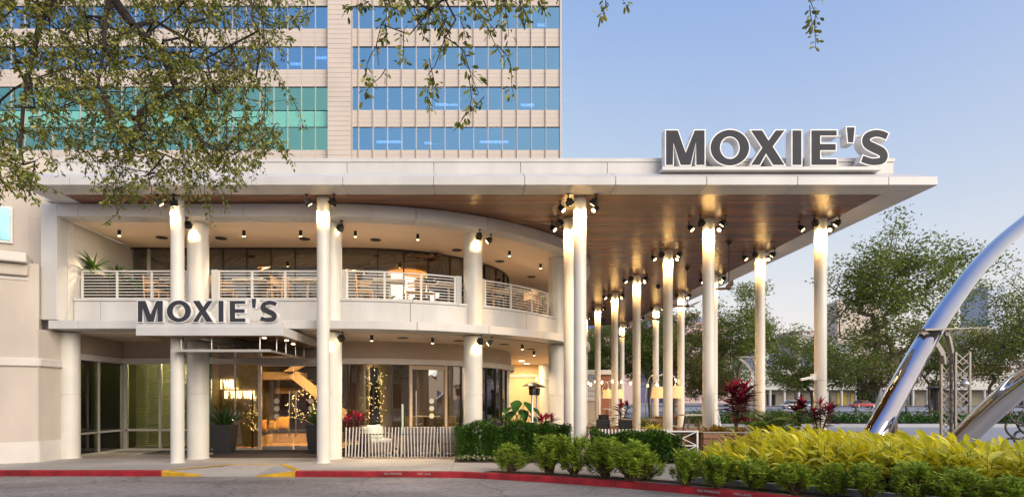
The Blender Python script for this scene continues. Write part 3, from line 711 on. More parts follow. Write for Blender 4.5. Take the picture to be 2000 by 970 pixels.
# ------------------------------------------------------------------ entrance canopy (open frame with plank underside)
EC = thing('entrance_canopy', 'low white entrance canopy with brown underside over the glass doors', 'canopy', (-6.4, 15.5, 3.1))
ex0, ex1, ey0, ey1, ez0, ez1 = -8.24, -4.71, 13.9, 17.78, 3.11, 3.33
hx0, hx1, hy0, hy1 = -7.1, -5.9, 14.55, 17.4
for nm, (a, b, c, d) in (('front_beam', (ex0, ex1, ey0, hy0)), ('side_beam', (ex0, hx0, hy0+.003, ey1)), ('side_beam', (hx1, ex1, hy0+.003, ey1))):
    m = MB(); m.box(a, b, c, d, ez0+.004, ez1); m.build(nm, WHITE, EC, bevel=.008)
    m = MB(); y = c+.03
    while y < d-.06: m.box(a+.05, b-.05, y, y+.088, ez0-.008, ez0+.003); y += .096
    m.build('underside_planks', WOODP, EC, kind='stuff')
for a in (ex0+.02,):
    m = MB(); m.box(ex0+.02, ex1-.02, ey0+.03, ey0+.06, ez1, ez1+.05); m.build('upstand', WHITE, EC)
for x, y in ((-4.95, 14.9), (-5.1, 15.9), (-5.3, 14.3)):
    m = MB(); m.lathe([(.05, -.018), (.05, -.009)], (x, y, ez0), 14); m.build('recessed_light', mat('warm_lens', (1, .9, .7), emit=(1, .8, .5), estr=6), EC)
GC = thing('glass_canopy', 'thin glass canopy on rods below the entrance canopy', 'canopy', (-6.3, 16, 2.77))
m = MB(); m.box(-7.44, -5.12, 14.13, 17.85, 2.752, 2.77); m.build('glass_sheet', glassmat('canopy_glass', (.82, .86, .84), .10), GC)
m = MB(); m.bar((-7.5, 14.1, 2.77), (-5.06, 14.1, 2.77), .035, .06); m.build('front_bar', ALU, GC)
for x in (-7.46, -5.1):
    m = MB(); m.bar((x, 14.13, 2.77), (x, 17.9, 2.77), .03, .045); m.build('side_bar', ALU, GC)
for x, y in ((-7.35, 14.3), (-6.6, 14.3), (-5.35, 14.15), (-5.1, 14.6), (-5.1, 15.3), (-5.1, 16.1), (-5.1, 16.9), (-7.46, 15.3), (-7.46, 16.6)):
    m = MB(); m.tube([(x, y, 2.76), (x, y, 3.10)], .011, 6); m.build('hanger_rod', STEEL, GC)
# ------------------------------------------------------------------ letter signs
def cr(pts, n=6):
    out = []; P = [Vector(p) for p in pts]
    for i in range(len(P)-1):
        a, b, c, d = P[max(i-1, 0)], P[i], P[i+1], P[min(i+2, len(P)-1)]
        for k in range(n):
            t = k/n; out.append(.5*((2*b)+(c-a)*t+(2*a-5*b+4*c-d)*t*t+(3*b-a-3*c+d)*t**3))
    out.append(P[-1]); return out
def offs(loop, d):
    n = len(loop); area = sum(loop[i][0]*loop[(i+1) % n][1]-loop[(i+1) % n][0]*loop[i][1] for i in range(n)); sg = 1 if area > 0 else -1
    out = []
    for i in range(n):
        p, a, b = Vector(loop[i]), Vector(loop[i-1]), Vector(loop[(i+1) % n])
        t1, t2 = (p-a).normalized(), (b-p).normalized(); n1, n2 = Vector((t1.y, -t1.x)), Vector((t2.y, -t2.x)); bis = n1+n2
        if bis.length < 1e-4: bis = n1
        bis.normalize(); k = min(1/max(.35, bis.dot(n1)), 2.0); q = p+bis*(d*sg*k); out.append((q.x, q.y))
    return out
def glyph(ch, w, h):
    Q = {'M': [(0, 0), (0, 1), (.30, 1), (.51, .34), (.745, 1), (1, 1), (1, 0), (.79, 0), (.78, .68), (.635, 0), (.38, 0), (.19, .66), (.175, 0)],
         'X': [(0, 1), (.33, 1), (.52, .70), (.74, 1), (1, 1), (.645, .53), (1, 0), (.665, 0), (.45, .34), (.255, 0), (0, 0), (.34, .5)],
         'I': [(0, 0), (0, 1), (1, 1), (1, 0)],
         'E': [(0, 0), (0, 1), (1, 1), (1, .855), (.34, .855), (.34, .605), (.96, .605), (.96, .43), (.34, .43), (.34, .165), (1, .165), (1, 0)],
         "'": [(0, 1), (1, 1), (.82, 0), (.18, 0)]}
    if ch in Q: return [[(x*w, y*h) for x, y in Q[ch]]]
    if ch == 'O':
        el = lambda rx, ry: [(w/2+rx*w/2*math.cos(t), h/2+ry*h/2*math.sin(t)) for t in [2*math.pi*i/40 for i in range(40)]]
        return [el(1, 1.03), el(.52, .66)]
    c = cr([(.97, .815), (.75, .885), (.5, .9), (.25, .83), (.165, .70), (.25, .575), (.5, .475), (.76, .375), (.85, .25), (.76, .125), (.5, .088), (.28, .105), (.02, .175)], 5)
    c = [Vector((p.x*w, p.y*h)) for p in c]; L, R2 = [], []
    for i, p in enumerate(c):
        t = (c[min(i+1, len(c)-1)]-c[max(i-1, 0)]).normalized(); n = Vector((-t.y, t.x))
        k = i/(len(c)-1); th = h*(.093+.035*math.exp(-((k-.5)/.2)**2)); L.append(tuple(p+n*th)); R2.append(tuple(p-n*th))
    return [L+R2[::-1]]
LBODY = mat('letter_white', (.80, .80, .80), .35); LFACE = mat('letter_face', (.042, .044, .055), .6, var=.05, spec=.2)
def letters(root, spec, Y, depth, z0, h, rim):
    for ch, p0, p1, y0, y1 in spec:
        x0, x1 = X_(p0, Y), X_(p1, Y); zb_, zt = Z_(y1, Y), Z_(y0, Y)
        lp = glyph(ch, x1-x0, zt-zb_)
        body = [offs(lp[0], rim)]+[offs(l, -rim) for l in lp[1:]]
        b = MB(); b.prism(body, lambda a, c: (x0+a, Y, zb_+c), lambda a, c: (x0+a, Y+depth, zb_+c)); o = b.build('letter', LBODY, root)
        b = MB(); b.prism(lp, lambda a, c: (x0+a, Y-.006, zb_+c), lambda a, c: (x0+a, Y+.01, zb_+c)); b.build('letter_face', LFACE, o)
S1 = [('M', 1301, 1376, 255, 322), ('O', 1388, 1463, 255, 322), ('X', 1467, 1532, 255, 322), ('I', 1548, 1565, 255, 322), ('E', 1585, 1634, 255, 322), ("'", 1654, 1669, 249, 278), ('S', 1683, 1734, 254, 322)]
SG = thing('roof_sign', 'large dark grey letters with white rims standing on the big canopy edge', 'sign', (7.2, 14, 7.1))
letters(SG, S1, 13.92, .26, 0, 0, .028)
m = MB(); m.box(X_(1294, 13.9), X_(1722, 13.9), 13.9, 14.26, 7.09, 7.17); m.build('sign_tray', WHITE, SG)
m = MB(); m.bar((X_(1634, 13.95), 14.05, Z_(263, 13.95)), (X_(1690, 13.95), 14.05, Z_(263, 13.95)), .04); m.build('apostrophe_bracket', WHITE, SG)
S2 = [('M', 269.5, 318, 587, 628), ('O', 326, 373, 587, 628), ('X', 376.5, 416, 587, 628), ('I', 427, 436.5, 587, 628), ('E', 449, 479, 587, 628), ("'", 491.5, 500.5, 583, 601), ('S', 508.5, 540.5, 586.5, 628)]
SG = thing('entrance_sign', 'smaller dark grey letters with white rims above the entrance canopy', 'sign', (-6.6, 14, 3.35))
letters(SG, S2, 13.93, .2, 0, 0, .018)
m = MB(); m.box(X_(267, 13.9), X_(547, 13.9), 13.97, 14.2, ez1+.004, 3.43); m.build('sign_tray', WHITE, SG)
# ------------------------------------------------------------------ balcony railings, one thing a bay
RAILM = mat('rail_paint', (.76, .74, .70), .4, var=.03)
RR = 7.42
bays = [(-6.8, -3.98, 3, 'first balcony railing from the left, in front of the spiky planters', (0, 1)), (-3.1, -.40, 3, 'second balcony railing from the left, above the entrance sign', (1, 0)),
        (2.9, 26.2, 3, 'third balcony railing from the left, where the balcony starts curving', (1, 1)), (33.9, 57.0, 3, 'fourth balcony railing from the left, on the curve near the slender columns', (1, 0)), (62.5, 92, 3, 'last balcony railing, mostly hidden behind the paired slender columns', (1, 0))]
for u0, u1, nb, lab, ends in bays:
    x, y = fp(RR, (u0+u1)/2); T = thing('balcony_railing', 'white metal '+lab, 'railing', (x, y, 4.27), 'white railings along the balcony')
    for k in range(10):
        z = 4.33+k*.0805; t = .011 if k < 9 else .022
        fsweep(MB(), usub(u0, u1, 3), [(RR+t, z-t*.8), (RR+t, z+t*.8), (RR-t, z+t*.8), (RR-t, z-t*.8)]).build('rail' if k < 9 else 'top_rail', RAILM, T)
    for i in range(nb+1):
        u = u0+(u1-u0)*i/nb; x, y = fp(RR, u); b = MB(); b.bbox((x, y, 4.27+.40), (.055, .03, .80), rz=R_(max(0, u))); b.build('post', RAILM, T)
    for e, u in ((ends[0], u0), (ends[1], u1)):
        if e:
            s_ = -1 if u == u0 else 1; d = .19 if u < 0 else 1.5
            a, b_ = sorted((u+s_*(.03 if u < 0 else .25), u+s_*d)); 
            fsweep(MB(), [a, b_], [(RR+.03, 4.272), (RR+.03, 5.09), (RR-.03, 5.09), (RR-.03, 4.272)]).build('end_panel', WHITE, T)
# ------------------------------------------------------------------ spotlights
LENS = mat('spot_lens', (1, .9, .6), emit=(1, .70, .30), estr=9)
hm = MB(); hm.add([(-.075, -.075, 0), (.075, -.075, 0), (.075, .075, 0), (-.075, .075, 0), (-.088, -.088, -.16), (.088, -.088, -.16), (.088, .088, -.16), (-.088, .088, -.16)],
                  [(0, 3, 2, 1), (4, 5, 6, 7), (0, 1, 5, 4), (1, 2, 6, 5), (2, 3, 7, 6), (3, 0, 4, 7)]); hm.box(-.03, .03, -.03, .03, 0, .05)
hme = hm.mesh('housing'); hme.materials.append(BLACK)
lm_ = MB(); lm_.lathe([(.062, -.172), (.062, -.161)], n=16); lme = lm_.mesh('lens'); lme.materials.append(LENS)
mm_ = MB(); mm_.lathe([(.05, -.012), (.05, 0)], n=12); mm_.tube([(0, 0, -.012), (0, 0, -.13)], .014, 6); mme = mm_.mesh('mount'); mme.materials.append(BLACK)
nlight = [0]
def spot(pos, target, label, group, watt=0, cone=78, blend=.9):
    T = thing('spotlight', label, 'spotlight', pos, group, world=False)
    mkobj('mount', mme, T); h = mkobj('housing', hme, T); h.location = (0, 0, -.13)
    d = Vector(target)-(Vector(pos)+Vector((0, 0, -.13))); h.rotation_euler = (-d).to_track_quat('Z', 'Y').to_euler()
    h.scale = (.86, .86, .86); mkobj('lens', lme, h)
    if watt:
        ld = bpy.data.lights.new('spot_beam', 'SPOT'); ld.energy = watt; ld.spot_size = R_(cone); ld.spot_blend = blend; ld.color = (1, .58, .20); ld.shadow_soft_size = .05
        lo = bpy.data.objects.new('spot_beam', ld); COL.objects.link(lo); lo.parent = h; lo.location = (0, 0, -.19); nlight[0] += 1
ORD = ['first', 'second', 'third', 'fourth', 'fifth', 'sixth', 'seventh']
def coldesc(i):
    if i == 0: return 'the leftmost slender column'
    if i == 1: return 'the slender column right of the entrance'
    if i == 2: return 'the front one of the paired slender columns'
    if i == 3: return 'the rear one of the paired slender columns'
    if i < 10: return f'the {ORD[i-4]} inner-row canopy column'
    return f'the {ORD[i-10]} outer-row canopy column'
for i, (x, y) in enumerate(CCOLS):
    far = y > 30
    spec = [('front left', -.34, -.30), ('front right', .34, -.30)]
    if i > 1 and not far: spec += [('rear left', -.46, .24), ('rear right', .46, .24)]
    for nm, dx, dy in spec:
        wt = 400 if 'front' in nm else 0
        if y > 36: wt *= .7
        if i == 0 and nm == 'front right': dx = .06
        spot((x+dx, y+dy, 6.615), (x, y-.02, 6.0 if 'front' in nm else 5.9), f'{nm} black spotlight at the top of {coldesc(i)}', 'black spotlights under the big canopy', wt*(.8 if i < 2 else 1), 46 if i < 2 else 74)
    if i > 1 and not far:
        # the rear pair washes the back of the shaft
        pass
cn = ['on the thick column left of the entrance', 'on the thick column right of the entrance', 'on the thick column in mid curve', 'on the thick column beside the paired slender ones']
for lv, zc in (('upper', 6.283), ('ground floor', 3.368)):
    for i, u in enumerate((-3.59, 0, 30, 59.9)):
        x, y = fp(RC, u); n = Vector((x-CX, y-CY, 0)).normalized() if u > 0 else Vector((0, -1, 0)); t = Vector((-n.y, n.x, 0))
        offs_ = {0: [-.02], 1: [.33], 2: [-.1, .42], 3: [.38]}[i] if lv == 'upper' else {0: [0], 1: [-.1, .36], 2: [-.05, .45], 3: [.36]}[i]
        for k, o_ in enumerate(offs_):
            p = Vector((x, y, zc))+n*(.56 if abs(o_) < .2 else .30)+t*o_; p.z = zc
            p.z = 6.282 if lv == 'upper' else 3.368
            spot(p, (x, y, zc-.5), f'{"side " if abs(o_) > .2 else ""}black spotlight, {lv}, {cn[i]}', 'black spotlights on the balcony columns', (420 if abs(o_) < .2 else 170) if k == 0 else 0, 62 if abs(o_) < .2 else 44)
# small hanging downlights and round ceiling speakers
def ceil_fix(px, py_top, zc, kind, lab):
    Y = 1130*(zc-1.6)/(778-py_top); x = X_(px, Y)
    if kind == 'd':
        T = thing('cylinder_downlight', lab, 'downlight', (x, Y, zc), 'black cylinder downlights under the ceilings', world=False)
        b = MB(); b.lathe([(.045, -.16), (.045, -.002)], n=14); b.build('housing', BLACK, T, smooth='auto')
        b = MB(); b.lathe([(.034, -.166), (.034, -.161)], n=12); b.build('lens', LENS, T)
        ld = bpy.data.lights.new('downlight_beam', 'SPOT'); ld.energy = 120; ld.spot_size = R_(120); ld.spot_blend = .8; ld.color = (1, .77, .50); ld.shadow_soft_size = .04
        lo = bpy.data.objects.new('downlight_beam', ld); COL.objects.link(lo); lo.parent = T; lo.location = (0, 0, -.19)
    else:
        b = MB(); b.lathe([(.155, -.015), (.165, -.002)], n=20); o = b.build('ceiling_speaker', mat('speaker_grille', (.03, .028, .026), .7)); o.location = (x, Y, zc)
        tag(o, lab, 'speaker', 'round dark ceiling speakers')
UPD = [(233, 449), (476.5, 450), (587, 450), (694, 451), (816, 457), (995, 490), (1056, 515)]
for i, (a, b) in enumerate(UPD): ceil_fix(a, b, 6.288, 'd', f'{ORD[i]} black cylinder downlight from the left under the balcony ceiling')
for i, (a, b) in enumerate([(316, 463.5), (432, 465), (595, 466), (733.5, 468), (893, 488), (976, 510), (1038, 540)]): ceil_fix(a, b, 6.288, 's', f'{ORD[i]} round dark speaker from the left in the balcony ceiling')
for i, (a, b) in enumerate([(726, 654), (845, 659), (1020, 672), (1043, 685)]): ceil_fix(a, b, 3.369, 'd', f'{ORD[i]} black cylinder downlight from the left under the ground floor ceiling')
for i, (a, b) in enumerate([(787, 659), (896, 664.5), (985, 671.5), (1036, 681)]): ceil_fix(a, b, 3.369, 's', f'{ORD[i]} round dark speaker from the left in the ground floor ceiling')
# ------------------------------------------------------------------ ceiling fans
FANW = mat('fan_wood', (.30, .17, .10), .45, var=.15)
fb = MB(); NB_ = 7
for k in range(3):
    a0 = 2*math.pi*k/3
    st = []
    for i in range(NB_+1):
        t = i/NB_; r = .07+.62*t; wd = .055+.06*math.sin(math.pi*min(1, t*1.15))*1.0 if t < .95 else .03
        z = .01+.10*t*t; a = a0+.10*t
        c, s_ = math.cos(a), math.sin(a)
        st.append([(r*c-s_*wd, r*s_+c*wd, z+.02), (r*c+s_*wd, r*s_-c*wd, z-.02)])
    for zo in (0, .012):
        o = len(fb.v)
        for l_, r_ in st: fb.v += [(l_[0], l_[1], l_[2]+zo), (r_[0], r_[1], r_[2]+zo)]
        for i in range(NB_): fb.f.append((o+2*i, o+2*i+1, o+2*i+3, o+2*i+2))
for i, y in enumerate([18.5, 22.15, 25.8, 29.5, 33.3, 37.0]):
    T = thing('ceiling_fan', f'{ORD[i]} nearest three blade brown ceiling fan hanging from the plank soffit', 'ceiling fan', (8.0, y, 5.12), 'brown ceiling fans in a row', rz=R_(8+37*i), world=False)
    mkobj('blades', fb.mesh('blades'), T).data.materials.append(FANW)
    b = MB(); b.lathe([(.03, -.05), (.085, -.03), (.09, .02), (.03, .09), (.02, .12)], n=16); b.build('motor', mat('fan_body', (.22, .17, .13), .4), T, smooth=True)
    b = MB(); b.tube([(0, 0, .1), (0, 0, 1.40)], .014, 8); b.build('down_rod', BLACK, T)
    b = MB(); b.lathe([(.02, 1.36), (.10, 1.46), (.10, 1.495)], n=16); b.build('ceiling_cup', BLACK, T)
# ------------------------------------------------------------------ lobby contents
NEON = mat('neon_white', (1, .9, .7), emit=(1, .80, .50), estr=1.7)
NS = thing('neon_sign', 'glowing white words on the lobby wall behind the left entrance pane', 'sign', (-7.0, 20.4, 1.6))
def put_text(body, size, x, y, z, m, parent, name='lettering', ext=.006, bold=.0, align='L', rx=90, sx=1.0):
    me = text_mesh(body, size, ext); me.materials.append(m); me.update()
    xs_ = [v.co.x for v in me.vertices]; x0 = min(xs_) if align == 'L' else 0
    for v in me.vertices: v.co.x = (v.co.x-x0)*sx
    o = mkobj(name, me, parent); o.location = (x, y, z); o.rotation_euler = (R_(rx), 0, 0)
    if parent is not None and parent.get('_w'): o.matrix_parent_inverse = Matrix.Translation(-Vector(parent['_w']))
    return o
YN = 18.75
def bold_text(body, hpx0, hpx1, p0, p1, Y, m, parent):
    me = text_mesh(body, 1.0, .02); xs_ = [v.co.x for v in me.vertices]; ys_ = [v.co.y for v in me.vertices]
    w0, w1, h0, h1 = min(xs_), max(xs_), min(ys_), max(ys_); W = X_(p1, Y)-X_(p0, Y); H = (hpx1-hpx0)*Y/1130
    for v in me.vertices: v.co.x = (v.co.x-w0)/(w1-w0)*W; v.co.y = (v.co.y-h0)/(h1-h0)*H
    me.materials.append(m); o = mkobj('neon_lettering', me, parent); o.location = (X_(p0, Y), Y, Z_(hpx1, Y)); o.rotation_euler = (R_(90), 0, 0)
    for dx in (.012,):
        c = o.copy(); COL.objects.link(c); c.location.x += dx; c.location.y += .004*dx/.012
    return o
bold_text('I WILL', 740.5, 759, 431, 464, YN, NEON, NS); bold_text('IF YOU WILL', 762, 777.5, 439, 499, YN, NEON, NS)
b = MB(); b.box(-8.40, -7.12, YN+.05, YN+.12, .05, 3.2); tag(b.build('sign_wall', MATS['olive_wall']), 'olive lobby wall panel carrying the glowing words', 'wall')
def bench(x0, x1, y, lab):
    T = thing('lobby_bench', lab, 'bench', ((x0+x1)/2, y, 0))
    b = MB(); b.box(x0, x1, y, y+.6, .01, .36); b.build('bench_base', ST, T, bevel=.01)
    b = MB(); b.box(x0+.02, x1-.02, y-.02, y+.62, .365, .47); b.build('seat_pad', mat('dark_pad', (.03, .03, .04), .8), T, bevel=.03)
bench(-7.95, -5.0, 20.9, 'built-in oak bench with dark pad under the lobby stair'); bench(-8.38, -7.3, 19.9, 'oak bench with dark pad behind the left lobby pane')
PIL = mat('mustard_fabric', (.62, .32, .05), .9, var=.1, scale=20)
def pillow(x, y, z, s, rz, tilt, lab, m=PIL):
    b = MB(); n = 8
    for side in (1, -1):
        o = len(b.v)
        for i in range(n+1):
            for j in range(n+1):
                u, v = i/n*2-1, j/n*2-1; t = .16*((1-u**4)*(1-v**4))**.6; pin = 1-.06*(1-abs(u*v))*0
                b.v.append((u*s/2*(1-.08*(1-abs(v))**1), side*t*s, v*s/2*(1-.08*(1-abs(u)))))
        for i in range(n):
            for j in range(n): a = o+i*(n+1)+j; b.f.append((a, a+1, a+n+2, a+n+1))
    o = b.build('cushion', m, smooth=True); o.location = (x, y, z+s/2*math.cos(tilt)); o.rotation_euler = (tilt, 0, rz); tag(o, lab, 'cushion', 'cushions'); return o
pillow(-7.15, 21.15, .47, .5, .2, -.2, 'mustard cushion standing on the bench below the stair'); pillow(-7.5, 21.05, .47, .36, -.3, -.3, 'smaller mustard cushion at the left end of the stair bench')
pillow(-7.6, 20.2, .47, .42, .3, -.25, 'amber cushion on the bench behind the left lobby pane', mat('amber_fabric', (.5, .22, .05), .9))
# fairy-light wreath and lit tree
BULB = mat('fairy_bulb', (1, .8, .4), emit=(1, .64, .25), estr=6)
def bulbs(name, pts, r, lab, cat, m=BULB, twig=None):
    b = MB()
    for p in pts: b.add([(p[0]+r, p[1], p[2]), (p[0]-r, p[1], p[2]), (p[0], p[1]+r, p[2]), (p[0], p[1]-r, p[2]), (p[0], p[1], p[2]+r), (p[0], p[1], p[2]-r)],
                        [(0, 2, 4), (2, 1, 4), (1, 3, 4), (3, 0, 4), (2, 0, 5), (1, 2, 5), (3, 1, 5), (0, 3, 5)])
    T = thing(name, lab, cat, tuple(np.mean(pts, 0)))
    b.build('fairy_lights', m, T, kind='stuff')
    if twig is not None: twig.build('frame', mat('dark_twig', (.03, .025, .015), .9), T, kind='stuff')
    return T
pts = []; tw = MB()
for i in range(170):
    a = random.uniform(0, 2*math.pi); r = random.gauss(.44, .085); pts.append((-6.45+r*math.cos(a), 21.3+random.uniform(-.1, .1), 1.38+r*math.sin(a)))
tw.tube([(-6.45+.44*math.cos(2*math.pi*i/24), 21.35, 1.38+.44*math.sin(2*math.pi*i/24)) for i in range(25)], .09, 8)
bulbs('light_wreath', pts, .012, 'round wreath of warm fairy lights inside the double doors', 'wreath', twig=tw)
pts = [(-3.55+random.gauss(0, .13), 19.75+random.gauss(0, .13), random.uniform(.8, 2.66)) for _ in range(330)]
tw = MB(); tw.tube([(-3.55, 19.75, 0), (-3.55, 19.78, 2.66)], [.2, .16], 10)
bulbs('light_column', pts, .009, 'dark tree column wrapped in fairy lights inside the bay', 'decoration', twig=tw)
pts = [(-7.25+random.gauss(0, .12), 18.5+random.uniform(-.05, .05), random.uniform(.5, 1.75)) for _ in range(60)]
tw = MB(); tw.tube([(-7.25, 18.55, 0), (-7.25, 18.55, 1.75)], .03, 6)
bulbs('light_garland', pts, .008, 'garland of fairy lights behind the left potted plant', 'decoration', twig=tw)
pts = [(-2.6+random.gauss(0, .4), 21+random.gauss(0, .3), 5.45+random.gauss(0, .22)) for _ in range(60)]
tw = MB(); tw.tube([(-2.6, 21, 4.2), (-2.6, 21, 5.5)], .03, 6)
for i in range(30): p = random.choice(pts); tw.tube([(-2.6, 21, 5.0), p], .008, 4)
bulbs('lit_tree', pts, .018, 'small fairy-lit tree behind the upper glass of the bay', 'tree', twig=tw)
# orange saucer pendant upstairs
T = thing('pendant_lamp', 'glowing orange saucer lamp under the dark upper ceiling', 'pendant lamp', (-2.55, 20.6, 6.1))
b = MB(); b.lathe([(.0, 5.90), (.35, 5.93), (.70, 6.03), (.72, 6.05)], (-2.55, 20.6, 0), 32, cap=False); b.build('shade', mat('orange_shade', (.8, .35, .08), emit=(1, .36, .06), estr=1.6), T, smooth=True)
b = MB(); b.tube([(-2.55, 20.6, 5.95), (-2.55, 20.6, 6.28)], .02, 6); b.lathe([(.13, 5.885), (.13, 5.90)], (-2.55, 20.6, 0), 16); b.build('stem', BLACK, T)
# warm lamps of the lit rooms, plus added ones at the corner blinds
def room_lamp(x, y, z, watt, lab, size=.25, col=(1, .70, .40)):
    T = thing('recessed_lamp', lab, 'ceiling lamp', (x, y, z), 'round recessed lamps inside the rooms')
    b = MB(); b.lathe([(size, -.02), (size, -.002)], (x, y, z), 20); b.build('diffuser', mat('lamp_diffuser', (1, .85, .6), emit=(1, .7, .38), estr=5), T)
    ld = bpy.data.lights.new('lamp_light', 'AREA'); ld.shape = 'DISK'; ld.size = size*2; ld.energy = watt; ld.color = col
    lo = bpy.data.objects.new('lamp_light', ld); COL.objects.link(lo); lo.location = (x, y, z-.04); lo.parent = T; lo.matrix_parent_inverse = Matrix.Translation(-Vector((x, y, z)))
room_lamp(-6.8, 19.2, 3.30, 70, 'round lamp in the lobby ceiling just inside the left pane'); room_lamp(-5.3, 20.3, 3.30, 95, 'round lamp in the lobby ceiling in front of the stair')
room_lamp(-2.6, 20.2, 3.30, 28, 'round lamp in the ceiling inside the bay near its left end'); room_lamp(-1.6, 21.8, 3.30, 45, 'round lamp in the ceiling deep inside the bay')
room_lamp(2.0, 27.0, 3.365, 45, 'first round lamp in the ceiling before the warm rear wall', .12); room_lamp(2.4, 29.0, 3.365, 45, 'second round lamp in the ceiling before the warm rear wall', .12)
room_lamp(-7.5, 20.0, 6.2, 30, 'round lamp in the dark upper room at left', .15); room_lamp(-4.6, 20.4, 6.2, 30, 'round lamp in the dark upper room at its middle', .15)
room_lamp(-9.4, 18.22, 3.3, 90, 'added small lamp brightening the blind in the frontal corner window', .1, (1, .88, .66)); room_lamp(-11.24, 16.9, 3.3, 80, 'added small lamp brightening the blind in the side corner window', .1, (1, .88, .66))  # lamps added between glass and blinds only to brighten the slats
# blinds behind the corner windows
VB = thing('slat_blind', 'wide olive slat blind behind the frontal corner window', 'blind', (-9.4, 18.4, .1)); VM = mat('olive_slat', (.33, .33, .22), .6, var=.1)
for i in range(38):
    b = MB(); b.bbox((-9.72, 18.45, .12+i*.068), (2.4, .012, .052), rx=R_(28)); b.build('slat', VM, VB)
VB = thing('slat_blind', 'narrow olive slat blind behind the side corner window', 'blind', (-11.4, 17, .1))
for i in range(38):
    b = MB(); b.bbox((-11.42, 16.9, .12+i*.068), (.012, 1.9, .052), ry=R_(-28)); b.build('slat', VM, VB)
b = MB(); b.box(-12.2, -8.25, 19.2, 19.3, -.001, 3.3); b.box(-12.2, -12.1, 15.8, 19.2, -.001, 3.3); tag(b.build('room_wall', mat('green_wall', (.09, .085, .04), .8)), 'dim green wall of the room behind the slat blinds', 'wall')
# ------------------------------------------------------------------ patio furniture
CHW = mat('teak', (.40, .23, .10), .5, var=.2, stretch=(1, 1, 5)); TOPW = mat('table_white', (.46, .44, .40), .5)
def chair_proto(name, label, m, seatm, loc, rz, group, h=.45, bh=.85):
    T = thing(name, label, 'chair', loc, group, rz, world=False)
    b = MB(); b.box(-.23, .23, -.22, .22, h-.04, h); b.build('seat', seatm, T, bevel=.01)
    b = MB(); b.bbox((0, .24, (h+bh)/2+.06), (.44, .03, bh-h-.1), rx=R_(-9)); b.build('backrest', seatm, T, bevel=.01)
    for sx in (-1, 1):
        for sy in (-1, 1):
            b = MB(); b.bar((sx*.22, sy*.21, 0), (sx*.21, sy*.2+(.06 if sy > 0 else 0), bh if sy > 0 else h), .035); b.build('leg', m, T)
    for sx in (-1, 1): b = MB(); b.bar((sx*.235, -.2, h+.2), (sx*.235, .24, h+.2), .03); b.build('armrest', m, T)
    return T
def place(proto, label, loc, rz, first):
    o = proto if first else copy_tree(proto); o.location = loc; o.rotation_euler = (0, 0, rz); o['label'] = label; return o
def table_proto(label, loc, w, d, h, group, m=TOPW, legm=TOPW, cross=False):
    T = thing('table', label, 'table', loc, group, world=False)
    b = MB(); b.box(-w/2, w/2, -d/2, d/2, h-.035, h); b.build('table_top', m, T, bevel=.006)
    b = MB(); b.tube([(0, 0, .02), (0, 0, h-.036)], .035, 10); b.build('pedestal', legm, T)
    b = MB(); b.box(-.25, .25, -.25, .25, 0, .02); b.build('base_plate', legm, T)
    return T
G1, G2 = 'teak chairs on the balcony', 'white tables on the balcony'
WOV = mat('woven_rattan', (.42, .30, .18), .8, var=.3, scale=60)
c0 = chair_proto('balcony_chair', 'x', CHW, WOV, (0, 0, 4.271), 0, G1); t0 = table_proto('x', (0, 0, 4.271), .9, .7, .74, G2)
tb = [(-9.35+.75, 16.75), (-6.55, 16.75), (-4.95, 16.75), (-2.6, 16.85), (-.9, 17.35), (1.0, 18.3), (2.2, 19.8)]
first = True
for i, (x, y) in enumerate(tb):
    rz = 0 if x < -3 else R_({3: 8, 4: 22, 5: 42, 6: 60}[i])
    place(t0, f'{ORD[i]} white balcony table from the left', (x, y, 4.271), rz, first)
    c, s_ = math.cos(rz), math.sin(rz)
    for k, (dx, a) in enumerate(((-.72, R_(90)), (.72, R_(-90)))):
        place(c0, f'{("left","right")[k]} teak chair at the {ORD[i]} white balcony table from the left', (x+dx*c, y+dx*s_, 4.271), rz+a+random.uniform(-.25, .25), first and k == 0)
    first = False
# lounge corner behind the slatted fence
WICK = mat('grey_wicker', (.16, .125, .095), .8, var=.45, scale=70, bump=.6, bscale=90); PADM = mat('cream_pad', (.55, .52, .44), .9); NAVY = mat('navy_pad', (.03, .035, .05), .9)
def lounge(x, y, w, rz, lab, pad):
    T = thing('lounge_chair', lab, 'armchair', (x, y, 0), 'wicker lounge seats behind the slatted fence', rz, world=False)
    b = MB(); b.box(-w/2, w/2, -.38, .38, .08, .34); b.build('seat_base', WICK, T, bevel=.03)
    b = MB(); b.box(-w/2, w/2, .28, .40, .345, .82); b.build('backrest', WICK, T, bevel=.03)
    for s_ in (-1, 1):
        b = MB(); b.box(s_*w/2-.06, s_*w/2+.06, -.38, .279, .345, .60); b.build('armrest', WICK, T, bevel=.03)
    b = MB(); b.box(-w/2+.07, w/2-.07, -.36, .27, .345, .46); b.build('seat_pad', pad, T, bevel=.04)
    b = MB(); b.bbox((0, .22, .62), (w-.18, .12, .34), rx=R_(-10)); b.build('back_pad', pad, T, bevel=.04)
    for sx in (-1, 1):
        for sy in (-1, 1): b = MB(); b.box(sx*(w/2-.06)-.03, sx*(w/2-.06)+.03, sy*.33-.03, sy*.33+.03, 0, .08); b.build('foot', BLACK, T)
lounge(-2.95, 16.7, .8, R_(35), 'wicker armchair with cream pads nearest the thick column', PADM); lounge(-1.62, 16.5, .85, R_(180), 'wicker armchair with dark pads in the middle of the lounge corner', NAVY); lounge(-.72, 16.6, .8, R_(180), 'wicker armchair with dark pads next to the hedge', NAVY)
pillow(-2.98, 16.52, .46, .42, .6, -.3, 'pale green cushion on the cream wicker armchair', mat('pale_green_fabric', (.55, .62, .48), .9))
